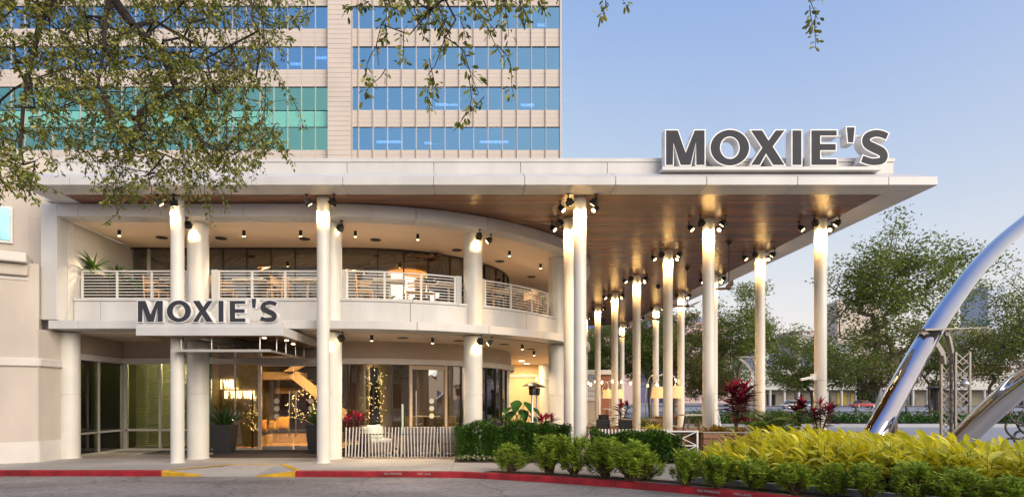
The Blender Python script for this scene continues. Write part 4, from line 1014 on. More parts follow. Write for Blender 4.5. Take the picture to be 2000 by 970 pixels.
b = MB(); b.lathe([(.2, 0), (.22, .02), (.22, .42), (.2, .45)], (-2.15, 16.95, 0), 20); tag(b.build('side_stool', mat('terracotta', (.35, .16, .08), .7), smooth='auto'), 'round terracotta stool between the wicker armchairs', 'stool')
b = MB(); b.tube([(-2.14, 16.25, 0), (-2.14, 16.25, 1.45)], .028, 8); b.box(-2.3, -1.98, 16.15, 16.35, 0, .03); tag(b.build('glass_post', mat('pale_green_post', (.50, .62, .46), .25)), 'slim pale green upright post behind the slatted fence', 'post')
# indoor table with chairs seen through the bay
tt = table_proto('high oak table with set glasses inside the bay', (-1.85, 20.1, 0), 1.0, .6, 1.0, 'indoor tables', WOODL, BLACK)
cc = chair_proto('indoor_chair', 'light oak chair at the high table inside the bay', WOODL, WOODL, (-2.2, 19.6, 0), R_(170), 'indoor chairs', .55, 1.0)
place(cc, 'light oak chair just inside the bay door', (-.75, 20.2, 0), R_(130), False)
# ------------------------------------------------------------------ slatted fence
FN = thing('slatted_fence', 'low fence of leaning white pickets in front of the lounge corner', 'fence', (-2.2, 15.72, 0))
b = MB(); b.box(X_(672, 15.72), X_(884, 15.72), 15.70, 15.76, .03, .09); b.build('bottom_rail', DARK, FN); b = MB(); b.box(X_(672, 15.72), X_(884, 15.72), 15.735, 15.76, .62, .65); b.build('middle_rail', DARK, FN)
for i in range(33):
    x = X_(676+i*6.35, 15.72); le = .018*math.sin(i*.55)
    b = MB(); b.bar((x-le, 15.69, .02), (x+le+.01, 15.69, .83), .027, .02); b.build('picket', mat('picket_paint', (.58, .56, .53), .6), FN)
FN = thing('slatted_fence', 'low white picket fence behind the bright shrubs at the terrace', 'fence', (4, 14.95, 0))
for i in range(26):
    x = 2.75+i*.088; b = MB(); b.bar((x, 14.93, .02), (x+.012*math.sin(i*.6), 14.93, .82), .034, .022); b.build('picket', WPAINT, FN)
b = MB(); b.box(2.7, 5.0, 14.95, 14.98, .03, .09); b.build('bottom_rail', DARK, FN)
FX = thing('crossed_fence', 'white metal fence panel with crossed braces left of the wooden planter', 'fence', (5.25, 14.6, 0))
xa, xb, yy = X_(1303, 14.6), X_(1362, 14.6), 14.6
for x in (xa, xb): b = MB(); b.bar((x, yy, 0), (x, yy, .80), .04); b.build('post', WPAINT, FX)
for z in (.78, .42, .06): b = MB(); b.bar((xa, yy, z), (xb, yy, z), .03); b.build('rail', WPAINT, FX)
for z0, z1 in ((.06, .42), (.42, .78)):
    for a, c in ((z0, z1), (z1, z0)): b = MB(); b.bar((xa, yy+.012*(a > c), a), (xb, yy+.012*(a > c), c), .02); b.build('brace', WPAINT, FX)
b = MB(); b.box(xa-1.2, xb+.3, 14.75, 15.6, .70, .74); tag(b.build('counter', DARK), 'dark counter top behind the crossed fence panel', 'counter')
# ------------------------------------------------------------------ terrace on the right
HT = thing('patio_heater', 'silver patio heater with wide dark hood near the warm rear wall', 'heater', (1.95, 19.9, 0))
for k, (x, y) in enumerate(((1.72, 18.6), (2.05, 20.4))):
    if k: HT = thing('patio_heater', 'second patio heater half hidden behind the first', 'heater', (x, y, 0))
    b = MB(); b.lathe([(.22, 0), (.22, .5), (.05, .6), (.035, .62), (.035, 1.72)], (x, y, 0), 18); b.build('stand', STEEL, HT, smooth='auto')
    b = MB(); b.lathe([(.1, 1.72), (.12, 1.95), (.1, 1.98)], (x, y, 0), 18); b.build('burner', BLACK, HT, smooth='auto')
    b = MB(); b.lathe([(.31, 2.0), (.30, 2.02), (.14, 2.10), (.05, 2.13)], (x, y, 0), 26); b.build('hood', DARK, HT, smooth='auto')
GT = 'terrace tables'
tl = [((1.0, 18.2), .9, .74, 'low wood table beside the thick mid-curve column'), ((1.75, 17.4), 1.2, .74, 'long pale table top just above the dark hedge'), ((4.6, 20.5), 1.35, .76, 'pale table with black chairs seen between the paired and inner columns'), ((7.55, 31.5), 1.2, 1.0, 'far terrace table near the hanging lamp shades'), ((6.0, 27.0), 1.1, .76, 'pale table behind the second inner-row column')]
for i, ((x, y), w_, h_, lab) in enumerate(tl): table_proto(lab, (x, y, 0), w_, .7, h_, GT, TOPW if i else WOODL, ALU)
BCH = mat('black_weave', (.018, .018, .02), .7); k0 = chair_proto('terrace_chair', 'x', BLACK, BCH, (0, 0, 0), 0, 'black terrace chairs', .46, .88)
for i, (x, y, a, lab) in enumerate(((4.2, 19.8, 180, 'black chair at the left end of the pale terrace table'), (4.95, 19.8, 180, 'black chair at the right end of the pale terrace table'), (.55, 17.6, 170, 'black chair left of the low wood table'), (1.45, 17.75, 190, 'black chair right of the low wood table'), (3.4, 20.6, 90, 'black chair turned sideways near the paired columns'), (5.6, 26.2, 180, 'black chair behind the second inner-row column'))):
    place(k0, lab, (x, y, 0), R_(a), i == 0)
def bar_table(x, y, lab):
    T = thing('bar_table', lab, 'bar table', (x, y, 0), 'tall bar tables')
    b = MB(); b.box(x-.42, x+.42, y-.35, y+.35, 1.06, 1.1); b.build('table_top', TOPW, T)
    for sx in (-1, 1):
        for sy in (-1, 1): b = MB(); b.bar((x+sx*.33, y+sy*.28, 0), (x+sx*.2, y+sy*.16, 1.06), .045); b.build('leg', mat('dark_oak', (.12, .06, .03), .5), T)
    b = MB(); b.box(x-.28, x+.28, y-.02, y+.02, .3, .34); b.build('foot_bar', MATS['dark_oak'], T)
bar_table(6.9, 18.6, 'tall bar table with dark legs right of the front lamp shades'); bar_table(6.75, 29.5, 'tall bar table farther back beside the string lights')
SHD = mat('lamp_shade', (.58, .46, .28), .9, var=.2, scale=40, emit=(1, .62, .24), estr=.3)
def arc_lamp(x, y, bx, lab):
    T = thing('arc_lamp', lab, 'lamp', (bx, y, 0), 'arched terrace lamps with drum shades')
    b = MB(); b.lathe([(.29, 1.62), (.25, 2.06)], (x, y, 0), 28, cap=False); b.build('lamp_shade', SHD, T, smooth=True)
    b = MB(); b.lathe([(.19, 1.98), (.19, 2.0)], (x, y, 0), 20); b.build('lamp_bulb', mat('lamp_glow', (1, .9, .7), emit=(1, .72, .34), estr=5), T)
    pts_ = [(bx, y, 0.02), (bx, y, 1.9)]+[(bx+(x-bx)*(1-math.cos(t))/1.0*.5*2 if 0 else bx+(x-bx)*(1-math.cos(t)), y, 1.9+.75*math.sin(t)) for t in [math.pi/2*i/6 for i in range(1, 5)]]+[(x, y, 2.62), (x, y, 2.02)]
    pts_ = [(bx, y, .02), (bx, y, 1.6), (bx+(x-bx)*.08, y, 2.1), (bx+(x-bx)*.3, y, 2.42), (bx+(x-bx)*.65, y, 2.55), (bx+(x-bx)*.95, y, 2.40), (x, y, 2.2), (x, y, 2.0)]
    b = MB(); b.tube(pts_, .018, 8); b.build('arched_arm', STEEL, T, smooth=True)
    b = MB(); b.lathe([(.2, 0), (.2, .05), (.04, .07)], (bx, y, 0), 18); b.build('lamp_base', STEEL, T)
arc_lamp(X_(1319, 21), 21, X_(1319, 21)-.9, 'nearest drum shade lamp overlapping the inner-row column'); arc_lamp(X_(1286, 22.5), 22.5, X_(1286, 22.5)-.5, 'drum shade lamp half hidden left of the nearest one')
arc_lamp(X_(1206, 28.3), 28.3, X_(1206, 28.3)-.8, 'right one of the far pair of drum shade lamps'); arc_lamp(X_(1188, 29.6), 29.6, X_(1188, 29.6)-.5, 'left one of the far pair of drum shade lamps')
SLT = thing('string_lights', 'string of warm bulbs hung between the canopy columns', 'string lights', (6, 28, 2.4)); cab = MB(); run = [(2.6, 26.0, 2.55), (4.3, 27.3, 2.2), (6.3, 27.3, 2.5), (8.0, 27.4, 2.3), (9.58, 27.3, 2.6)]; run2 = [(2.8, 34, 2.7), (4.6, 33, 2.3), (6.3, 31.3, 2.6)]
wires = []
for rn in (run, run2):
    c_ = cr(rn, 8); cab.tube(c_, .008, 5)
    for i, p in enumerate(c_):
        if i % 2 == 0: wires.append(p)
cab.build('cable', BLACK, SLT)
for p in wires: b = MB(); b.lathe([(.0, -.15), (.045, -.12), (.05, -.08), (.02, -.03), (.02, 0)], p, 10); b.build('bulb', BULB, SLT)
# security camera on the first outer column
T = thing('security_camera', 'small white camera on a bracket on the nearest outer-row column', 'camera', (9.3, 16.1, 2.2)); x, y = 9.58, 16.22
b = MB(); b.box(x-.26, x-.15, y-.08, y+.04, 2.12, 2.3); b.build('bracket', WPAINT, T); b = MB(); b.bar((x-.24, y-.05, 2.2), (x-.62, y-.12, 2.13), .07); b.build('camera_body', WPAINT, T, bevel=.01)
b = MB(); b.lathe([(.162, 2.10), (.164, 2.12), (.162, 2.14)], (x, y, 0), 28, cap=False); b.build('strap', ALU, T)
# ------------------------------------------------------------------ plants
ORD += ['eighth', 'ninth', 'tenth', 'eleventh', 'twelfth', 'thirteenth', 'fourteenth', 'fifteenth']
L_HEDGE = leafmat('hedge_leaf', [(.02, .06, .009), (.05, .13, .014), (.10, .22, .025), (.03, .09, .012)], .35, .2)
L_SHRUB = leafmat('shrub_leaf', [(.08, .16, .012), (.24, .38, .03), (.50, .60, .07), (.16, .30, .02)], .4, .35)
L_YEL = leafmat('ginger_leaf', [(.88, .74, .03), (.95, .86, .06), (.60, .62, .05), (.95, .88, .22), (.92, .80, .04), (.50, .52, .04)], .38, .35, streak=(.70, .68, .05))
L_RED = leafmat('cordyline_leaf', [(.035, .008, .012), (.09, .010, .02), (.20, .012, .035), (.05, .01, .015)], .35, .2)
L_REDT = leafmat('cordyline_tip', [(.35, .012, .04), (.5, .03, .07)], .35, .3)
L_CROT = leafmat('croton_leaf', [(.45, .16, .02), (.30, .22, .03), (.5, .28, .05), (.22, .08, .03), (.10, .14, .03)], .35, .25)
L_PALM = leafmat('palm_leaf', [(.05, .12, .012), (.10, .20, .02), (.16, .22, .03)], .4, .3)
L_YUC = leafmat('yucca_leaf', [(.02, .06, .015), (.05, .11, .02), (.09, .16, .03)], .35, .15)
L_BIG = leafmat('elephant_ear', [(.02, .09, .02), (.04, .13, .03)], .3, .3)
STEM = mat('plant_stem', (.10, .07, .04), .9, var=.3, scale=20)
PLT = mat('planter_charcoal', (.022, .022, .024), .55, var=.1, scale=5, bump=.1, bscale=60)
def rosette(mbpos, n, zlo, zhi, base):
    d = rdir(n, zlo, zhi); p = np.tile(base, (n, 1)).astype(float); return p, d
def spiky(root, base, n, L, w, mats=L_YUC, zlo=.25, zhi=.98, name='leaves', droop=.25, base_r=.04):
    p, d = rosette(None, n, zlo, zhi, base); p[:, :2] += d[:, :2]*base_r
    return leaf_mesh(name, p, d, rng.uniform(.75, 1.1, n)*L, T_blade(w/L, droop, 5, .2, .3), mats, root, roll=rng.uniform(-.2, .2, n), kind='stuff')
def taper_planter(T, x, y, z, wt, wb, h):
    b = MB(); n = 4
    o = [(-1, -1), (1, -1), (1, 1), (-1, 1)]
    vs = [(x+sx*wb/2, y+sy*wb/2, z) for sx, sy in o]+[(x+sx*wt/2, y+sy*wt/2, z+h) for sx, sy in o]+[(x+sx*(wt/2-.04), y+sy*(wt/2-.04), z+h) for sx, sy in o]+[(x+sx*(wt/2-.05), y+sy*(wt/2-.05), z+h-.07) for sx, sy in o]
    fs = [(0, 3, 2, 1)]
    for k in range(3):
        for i in range(4): a = k*4+i; c = k*4+(i+1) % 4; fs.append((a, c, c+4, a+4))
    b.add(vs, fs); b.build('planter', PLT, T, bevel=.012)
    b = MB(); b.box(x-wt/2+.055, x+wt/2-.055, y-wt/2+.055, y+wt/2-.055, z+h-.12, z+h-.05); b.build('soil', SOIL, T)
for x, lab in ((-7.45, 'charcoal planter with upright spiky plant left of the glass doors'), (-4.70, 'charcoal planter with upright spiky plant right of the doors, half behind the column')):
    T = thing('potted_plant', lab, 'planter', (x, 16.95, 0), 'charcoal planters at the entrance')
    taper_planter(T, x, 16.95, .0, .60, .45, .85); spiky(T, (x, 16.95, .80), 46, .78, .075, zlo=.45, zhi=.99, droop=.12, base_r=.12)
for i, (px, Y, s, lab) in enumerate(((183, 16.05, 1.0, 'tallest yucca in a charcoal planter at the left end of the balcony'), (232, 16.9, .95, 'middle yucca in a charcoal planter on the balcony'), (262, 17.4, .8, 'rearmost small dark yucca in a planter on the balcony'))):
    x = X_(px, Y); T = thing('potted_yucca', lab, 'planter', (x, Y, 4.271), 'yucca planters on the balcony')
    taper_planter(T, x, Y, 4.271, .56*s, .44*s, .74*s)
    b = MB(); b.tube([(x, Y, 4.271+.6*s), (x, Y, 4.271+.95*s)], [.05, .04], 8); b.build('trunk', mat('yucca_trunk', (.35, .24, .12), .9), T)
    spiky(T, (x, Y, 4.271+.92*s), 60, .66*s, .07, zlo=-.15, zhi=.97, droop=.4)
def cordyline(x, y, z, h, n, lab, spread=.35, heads=3):
    T = thing('cordyline', lab, 'plant', (x, y, z), 'dark red cordyline plants'); st = MB(); P, D, S_ = [], [], []; tp, td = [], []
    for k in range(heads):
        a = random.uniform(0, 6.28); top = Vector((x+spread*math.cos(a)*random.uniform(.3, 1), y+spread*math.sin(a)*random.uniform(.3, 1), z+h*random.uniform(.55, .85)))
        if k == 0: top = Vector((x, y, z+h*.85))
        st.tube([(x, y, z), top], [.02, .015], 6); nn = n//heads
        for i in range(nn):
            t = random.random()**.6; p = Vector((x, y, z)).lerp(top, .25+.75*t); dz = .05+.9*t**1.5*random.uniform(.6, 1)
            aa = random.uniform(0, 6.28); P.append(p); D.append((math.cos(aa), math.sin(aa), dz*1.4)); S_.append(h*random.uniform(.28, .42))
        for i in range(7): aa = random.uniform(0, 6.28); tp.append(top); td.append((math.cos(aa)*.45, math.sin(aa)*.45, 1))
    st.build('stem', STEM, T); leaf_mesh('leaves', P, D, np.array(S_), T_blade(.17, .3, 5, .25, .4), L_RED, T)
    leaf_mesh('red_tips', tp, td, rng.uniform(.2, .32, len(tp))*h, T_blade(.2, .1, 5, .25, .4), L_REDT, T)
cordyline(X_(693, 16.2), 16.2, .25, .95, 80, 'dark red cordyline between the thick column and the slatted fence'); cordyline(X_(1066, 16.6), 16.6, .1, 1.05, 70, 'dark red cordyline above the hedge near the patio heater')
cordyline(X_(1213, 24), 24, .45, 1.1, 50, 'far dark red cordyline left of the drum shade lamps')
for x, y, lab in ((X_(693, 16.2), 16.2, 'low charcoal pot hidden behind the slatted fence'), (X_(1066, 16.6), 16.6, 'low charcoal pot hidden behind the hedge')):
    b = MB(); b.lathe([(.16, 0), (.24, .3), (.2, .3), (.2, .2)], (x, y, 0), 16); tag(b.build('plant_pot', PLT), lab, 'pot')
# wooden planter with crotons, cordylines and palms
def wood_planter(x0, x1, y0, y1, h, lab, cap=True):
    T = thing('wooden_planter', lab, 'planter', ((x0+x1)/2, (y0+y1)/2, 0), 'boarded wooden planters'); n = max(3, round(h/.14))
    b = MB(); b.box(x0+.03, x1-.03, y0+.03, y1-.03, 0, h-.08); b.build('soil', SOIL, T)
    for i in range(n):
        z0, z1 = .01+h*i/n, h*(i+1)/n-.008
        b = MB(); b.box(x0, x1, y0, y0+.028, z0, z1); b.build('board', WOODB, T); b = MB(); b.box(x0, x0+.028, y0+.03, y1, z0, z1); b.build('board', WOODB, T); b = MB(); b.box(x1-.028, x1, y0+.03, y1, z0, z1); b.build('board', WOODB, T)
    if cap:
        for q in ((x0-.02, x1+.02, y0-.02, y0+.06), (x0-.02, x0+.06, y0+.062, y1), (x1-.06, x1+.02, y0+.062, y1)): b = MB(); b.box(*q, h, h+.03); b.build('cap_board', mat('cap_grey', (.30, .30, .24), .7), T)
wood_planter(5.66, 8.95, 14.55, 15.85, .74, 'boarded wooden planter full of crotons and palms behind the yellow plants')
wood_planter(5.2, 6.1, 23.2, 24.6, .5, 'small boarded planter behind the drum shade lamps'); wood_planter(7.2, 9.0, 21.0, 22.4, .55, 'boarded planter farther back beyond the bar table'); wood_planter(6.9, 9.2, 28.2, 29.4, .6, 'most distant boarded planter under the canopy'); wood_planter(3.7, 5.2, 23.5, 24.5, .45, 'boarded planter under the far cordyline')
def tuft(name, x, y, z, n, L, w, m, lab, zlo=.1, zhi=.95, droop=.45, grp=None, cat='plant', rad=.1):
    T = thing(name, lab, cat, (x, y, z), grp); spiky(T, (x, y, z), n, L, w, m, zlo, zhi, 'leaves', droop, rad); b = MB(); b.tube([(x, y, z-.1), (x, y, z+.1)], [.04, .02], 6); b.build('stem', STEM, T); return T
cordyline(X_(1437, 15.2), 15.2, .70, 1.35, 130, 'tallest dark red cordyline, in the wooden planter by the first inner-row column', .3, 4)
cordyline(X_(1560, 15.3), 15.3, .66, .95, 80, 'dark red cordyline left of the nearest outer-row column', .25, 3); cordyline(X_(1602, 14.9), 14.9, .62, .95, 100, 'dark red cordyline in front of the nearest outer-row column', .35, 4)
for i, (px, y) in enumerate(((1385, 14.9), (1412, 14.8), (1440, 14.75), (1400, 15.2), (1490, 14.8), (1520, 14.9), (1545, 14.8), (1590, 14.8))):
    tuft('croton', X_(px, y), y, .70, 40, .30, .10, L_CROT, f'{ORD[i]} orange croton counted along the wooden planter', -.1, .95, .2, 'orange crotons in the wooden planter')
def palm(x, y, z, n, L, lab):
    T = thing('areca_palm', lab, 'palm', (x, y, z), 'feathery green palms in the wooden planter'); P, D, U = [], [], []; st = MB()
    for i in range(n):
        a = 2.4*i+random.uniform(-.3, .3); el = random.uniform(.5, 1.3); d0 = Vector((math.cos(a)*math.cos(el), math.sin(a)*math.cos(el), math.sin(el))); pts_ = []
        for k in range(9):
            t = k/8; p = Vector((x, y, z))+d0*L*t+Vector((math.cos(a), math.sin(a), -1.0))*L*.28*t*t; pts_.append(p)
        st.tube(pts_, [.012-.001*k for k in range(9)], 4)
        for k in range(2, 9):
            for q in range(3):
                t = (k-1+q/3)/8; p = pts_[k-1].lerp(pts_[k], q/3); tan = (pts_[k]-pts_[k-1]).normalized(); sd_ = tan.cross(Vector((0, 0, 1))).normalized()
                for s_ in (-1, 1): P.append(p); D.append(sd_*s_+tan*.7+Vector((0, 0, -.15)))
    st.build('fronds', mat('palm_stem', (.16, .20, .04), .6), T, kind='stuff'); leaf_mesh('leaflets', P, D, rng.uniform(.8, 1.1, len(P))*L*.30, T_blade(.10, .2, 3, .2, .4), L_PALM, T)
palm(X_(1478, 15.1), 15.1, .68, 11, .95, 'left feathery palm in the wooden planter'); palm(X_(1520, 15.2), 15.2, .68, 12, 1.0, 'middle feathery palm in the wooden planter'); palm(X_(1500, 15.6), 15.6, .68, 10, .9, 'rear feathery palm in the wooden planter')
tuft('fern', X_(1262, 23.9), 23.9, .48, 120, .8, .05, L_PALM, 'bushy green fern in the small boarded planter', .1, .98, .6); tuft('fern', X_(1367, 21.7), 21.7, .9, 110, .5, .05, L_PALM, 'round green fern standing left of the first inner-row column', -.5, .98, .5)
b = MB(); b.lathe([(.14, 0), (.2, .85), (.16, .86)], (X_(1367, 21.7), 21.7, .02), 14); tag(b.build('fern_stand', TOPW), 'pale pot carrying the round green fern', 'pot')
tuft('croton', X_(1276, 17.8), 17.8, .62, 60, .32, .13, L_YEL, 'yellow green croton on the terrace right of the second inner column', -.1, .95, .2); b = MB(); b.box(X_(1245, 17.8), X_(1310, 17.8), 17.45, 18.2, 0, .6); tag(b.build('dark_planter', PLT, bevel=.02), 'low dark planter box with the yellow green croton', 'planter')
tuft('croton', X_(1325, 28.4), 28.4, .58, 60, .35, .12, L_CROT, 'far orange croton in the distant boarded planter', -.1, .95, .2); tuft('croton', X_(1286, 28.5), 28.5, .58, 50, .35, .12, L_CROT, 'far orange croton left of the bar table', -.1, .95, .2)
tuft('spider_plant', X_(1005, 18.9), 18.9, .75, 90, .55, .05, L_PALM, 'green strappy plant under the big round leaves', .1, .95, .5); tuft('spider_plant', X_(945, 18.2), 18.2, .55, 60, .75, .06, L_PALM, 'strappy plant right behind the thick mid-curve column', .35, .98, .3)
for px, Y in ((1005, 18.9), (945, 18.2)):
    b = MB(); x = X_(px, Y); b.lathe([(.17, 0), (.24, .7), (.2, .7)], (x, Y, 0), 16); tag(b.build('plant_pot', PLT), 'tall dark pot of the strappy plant under the round leaves' if px > 1000 else 'tall dark pot behind the mid-curve column', 'pot')
def T_ear():
    a = [(0, 0, 0)]+[(.5-.5*math.cos(t)*1.0+(.0 if abs(math.sin(t)) > .2 else 0), .42*math.sin(t)*(1-.25*math.cos(t+.6)), .10*abs(math.sin(t))-.12*(.5-.5*math.cos(t))**2) for t in [math.pi*2*i/14 for i in range(1, 14)]]
    return np.array(a, float), None
T = thing('elephant_ear_plant', 'plant with very large round green leaves before the warm rear wall', 'plant', (X_(1015, 19.3), 19.3, .7)); st = MB(); base = Vector((X_(1015, 19.3), 19.3, .7)); P, D = [], []
for i, (dx, dz, ax) in enumerate(((-.42, .62, -1), (-.1, .85, -.2), (.25, .80, .6), (.55, .62, 1), (.1, .55, .3), (-.25, .5, -.6), (.4, .35, 1))):
    p = base+Vector((dx*.7, random.uniform(-.2, .2), dz)); st.tube([base, base.lerp(p, .5)+Vector((0, 0, .08)), p], .014, 6); P.append(p); D.append((ax, -.6, -.55))
st.build('stems', mat('green_stem', (.08, .16, .04), .5), T)
tv, tf = T_blade(.85, .35, 6, .06, .35); leaf_mesh('large_leaf', P, D, .52, (tv, tf), L_BIG, T, roll=np.zeros(len(P)))
# hedges
def leafy_box(name, lab, x0, x1, y0, y1, zt, n, m, T_, size, wob=.10):
    T = thing(name, lab, 'hedge', ((x0+x1)/2, (y0+y1)/2, 0)); u = rng.uniform(0, 1, (n, 3)); face = rng.uniform(0, 1, n)
    x = x0+(x1-x0)*u[:, 0]; y = y0+(y1-y0)*u[:, 1]; z = .08+(zt-.08)*u[:, 2]
    f1 = face < .45; y[f1] = y0+rng.exponential(.06, f1.sum()); f2 = (face > .45) & (face < .75); z[f2] = zt-rng.exponential(.06, f2.sum())
    wv = wob*(np.sin(x*7.1+1)+np.sin(x*13.7+y*9)+np.sin(z*9+x*5))/2; z = z+wv*(z/zt); y = y-wv*.8
    d = rdir(n, -.2, 1); d[:, 1] -= .35; 
    k_ = n//5; leaf_mesh('inner_foliage', np.stack([rng.uniform(x0+.05, x1-.05, k_), rng.uniform(y0+.2, y1, k_), rng.uniform(.05, zt-.08, k_)], 1), rdir(k_), .13, T_, m, T)
    leaf_mesh('foliage', np.stack([x, y, np.maximum(z, .05)], 1), d, rng.uniform(.7, 1.2, n)*size, T_, m, T)
    b = MB(); k = max(3, int((x1-x0)/.35))
    for i in range(k): xx = x0+(x1-x0)*(i+.5)/k; b.tube([(xx, (y0+y1)/2, 0), (xx+random.uniform(-.1, .1), (y0+y1)/2, zt*.8)], [.018, .008], 5)
    b.build('stems', STEM, T, kind='stuff')
leafy_box('clipped_hedge', 'dark green clipped hedge between the picket fence and the paired columns', -.62, 2.4, 14.85, 15.45, .90, 15000, L_HEDGE, T_blade(.40, .15, 2, .2, .55), .075)
leafy_box('clipped_hedge', 'dark green hedge along the terrace right of the paired columns', 2.75, 5.05, 14.15, 14.7, .72, 10000, L_HEDGE, T_blade(.40, .15, 2, .2, .55), .075, .14)
# kerbside shrubs
def shrub_mesh(seed, n=2300):
    r = np.random.default_rng(seed); tips = []; b = MB()
    for i in range(70):
        a = r.uniform(0, 6.28); e = r.uniform(.0, 1)**.85; rr = .35*math.sqrt(r.uniform(.02, 1))*(1-.30*abs(e-.45)*2); p = Vector((rr*math.cos(a), rr*math.sin(a), .20+.52*e)); tips.append(p)
        s0 = Vector((r.normal(0, .03), r.normal(0, .03), .02)); b.tube([s0, s0.lerp(p, .5)+Vector((0, 0, -.03)), p], [.011, .007, .003], 4, cap=False)
    P, D = [], []
    for i in range(n):
        t = tips[r.integers(0, len(tips))]; k = r.uniform(-.16, .04); q = Vector((t.x*(1+k*.6), t.y*(1+k*.6), t.z+k)); a = r.uniform(0, 6.28)
        P.append(q); D.append((math.cos(a), math.sin(a), r.uniform(0, 1.2)))
    return b, P, D, r.uniform(.75, 1.2, n)
SHR = []
for sd_ in range(5):
    T = thing('shrub', 'x', 'shrub', (0, 0, 0), 'young shrubs in a row along the red kerb', world=False); b, P, D, S_ = shrub_mesh(50+sd_, 1900+250*sd_)
    b.build('stems', STEM, T, kind='stuff'); leaf_mesh('foliage', P, D, S_*.092, T_blade(.22, .1, 2, .2, .5), L_SHRUB, T); SHR.append([T, True])
sp = [(.72, 12.55, .95), (1.5, 12.27, 1.05), (1.98, 11.98, 1.05), (2.55, 11.7, 1.12), (2.95, 11.25, 1.15), (3.3, 11.35, .9), (3.82, 10.64, 1.02), (4.28, 10.33, 1.0), (4.82, 10.1, 1.06), (5.28, 9.72, 1.02), (5.77, 9.47, .98), (6.1, 9.1, .95), (6.55, 8.73, .95), (7.0, 8.4, .95), (7.42, 8.1, .92)]
for i, (x, y, s) in enumerate(sp):
    pr = SHR[(i*2) % 5]; o = pr[0] if pr[1] else copy_tree(pr[0]); pr[1] = False
    o.location = (x, y, 0); v_ = .84 if i > 5 else 1; o.scale = (s*v_*random.uniform(.95, 1.35), s*v_*random.uniform(.9, 1.25), s*v_*random.uniform(.78, 1.08)); o.rotation_euler = (0, 0, random.uniform(0, 6.28)); o['label'] = f'{ORD[i]} young green shrub from the left in the kerbside row'
# yellow variegated ginger mass
from mathutils.geometry import intersect_point_tri_2d
def inside(poly, x, y):
    c = False; j = len(poly)-1
    for i in range(len(poly)):
        if (poly[i][1] > y) != (poly[j][1] > y) and x < (poly[j][0]-poly[i][0])*(y-poly[i][1])/(poly[j][1]-poly[i][1])+poly[i][0]: c = not c
        j = i
    return c
P, D, S_ = [], [], []; st = MB()
BED2 = [(4.75, 10.95), (5.2, 10.6), (5.7, 10.25), (6.2, 9.9), (6.6, 9.55), (7.1, 9.1), (7.7, 8.55), (8.3, 7.5), (8.75, 7.5), (8.8, 9.5), (8.7, 11.3), (8.5, 12.6), (5.3, 12.85), (4.7, 12.2)]
k = 0
while k < 860:
    x, y = random.uniform(4.5, 9), random.uniform(7.4, 13)
    if not inside(BED2, x, y): continue
    k += 1; h = random.uniform(.66, 1.06)*min(1, .45+.4*max(0, x-4.7))*(1 if x < 7 else .92); lean = Vector((random.gauss(0, .16), random.gauss(-.05, .16), 1)); st.tube([(x, y, 0), (x+lean.x*h*.8, y+lean.y*h*.8, h*.85)], [.008, .005], 4, cap=False)
    for i in range(9):
        t = .35+.65*i/8; a = 2.0*i+random.uniform(-.6, .6); p = Vector((x, y, 0))+lean*h*.85*t; P.append(p); D.append((math.cos(a), math.sin(a), random.uniform(.15, 1.3)+.9*(t > .95))); S_.append(random.uniform(.17, .34))
T = leaf_mesh('ginger_plants', P, D, np.array(S_), T_blade(.36, .28, 4, .15, .45), L_YEL, None, label='dense bed of yellow variegated ginger leaves behind the kerbside shrubs'); T['category'] = 'ground cover'
st.build('ginger_stalks', mat('green_stem', (.08, .16, .04), .5), T, kind='stuff')
# bedding flowers at the hedge foot
fl = MB(); P = [(random.uniform(-.55, 2.3), random.uniform(14.6, 14.82), random.uniform(.05, .13)) for _ in range(160)]
o = leaf_mesh('bedding_flowers', np.repeat(P, 3, 0)+rng.normal(0, .012, (480, 3)), rdir(480, .1, 1), .05, T_blade(.75, .1, 2, .1, .6), leafmat('pansy', [(.75, .55, .03), (.7, .5, .05), (.7, .7, .72), (.7, .68, .6), (.25, .3, .5)], .6, .3), None, label='small yellow and white bedding flowers along the hedge foot'); o['category'] = 'flowers'
leaf_mesh('flower_leaves', np.repeat(P, 4, 0)+rng.normal(0, .03, (640, 3))*(1, 1, .3), rdir(640, 0, 1), .06, T_blade(.5, .2, 2, .1, .5), L_HEDGE, o)
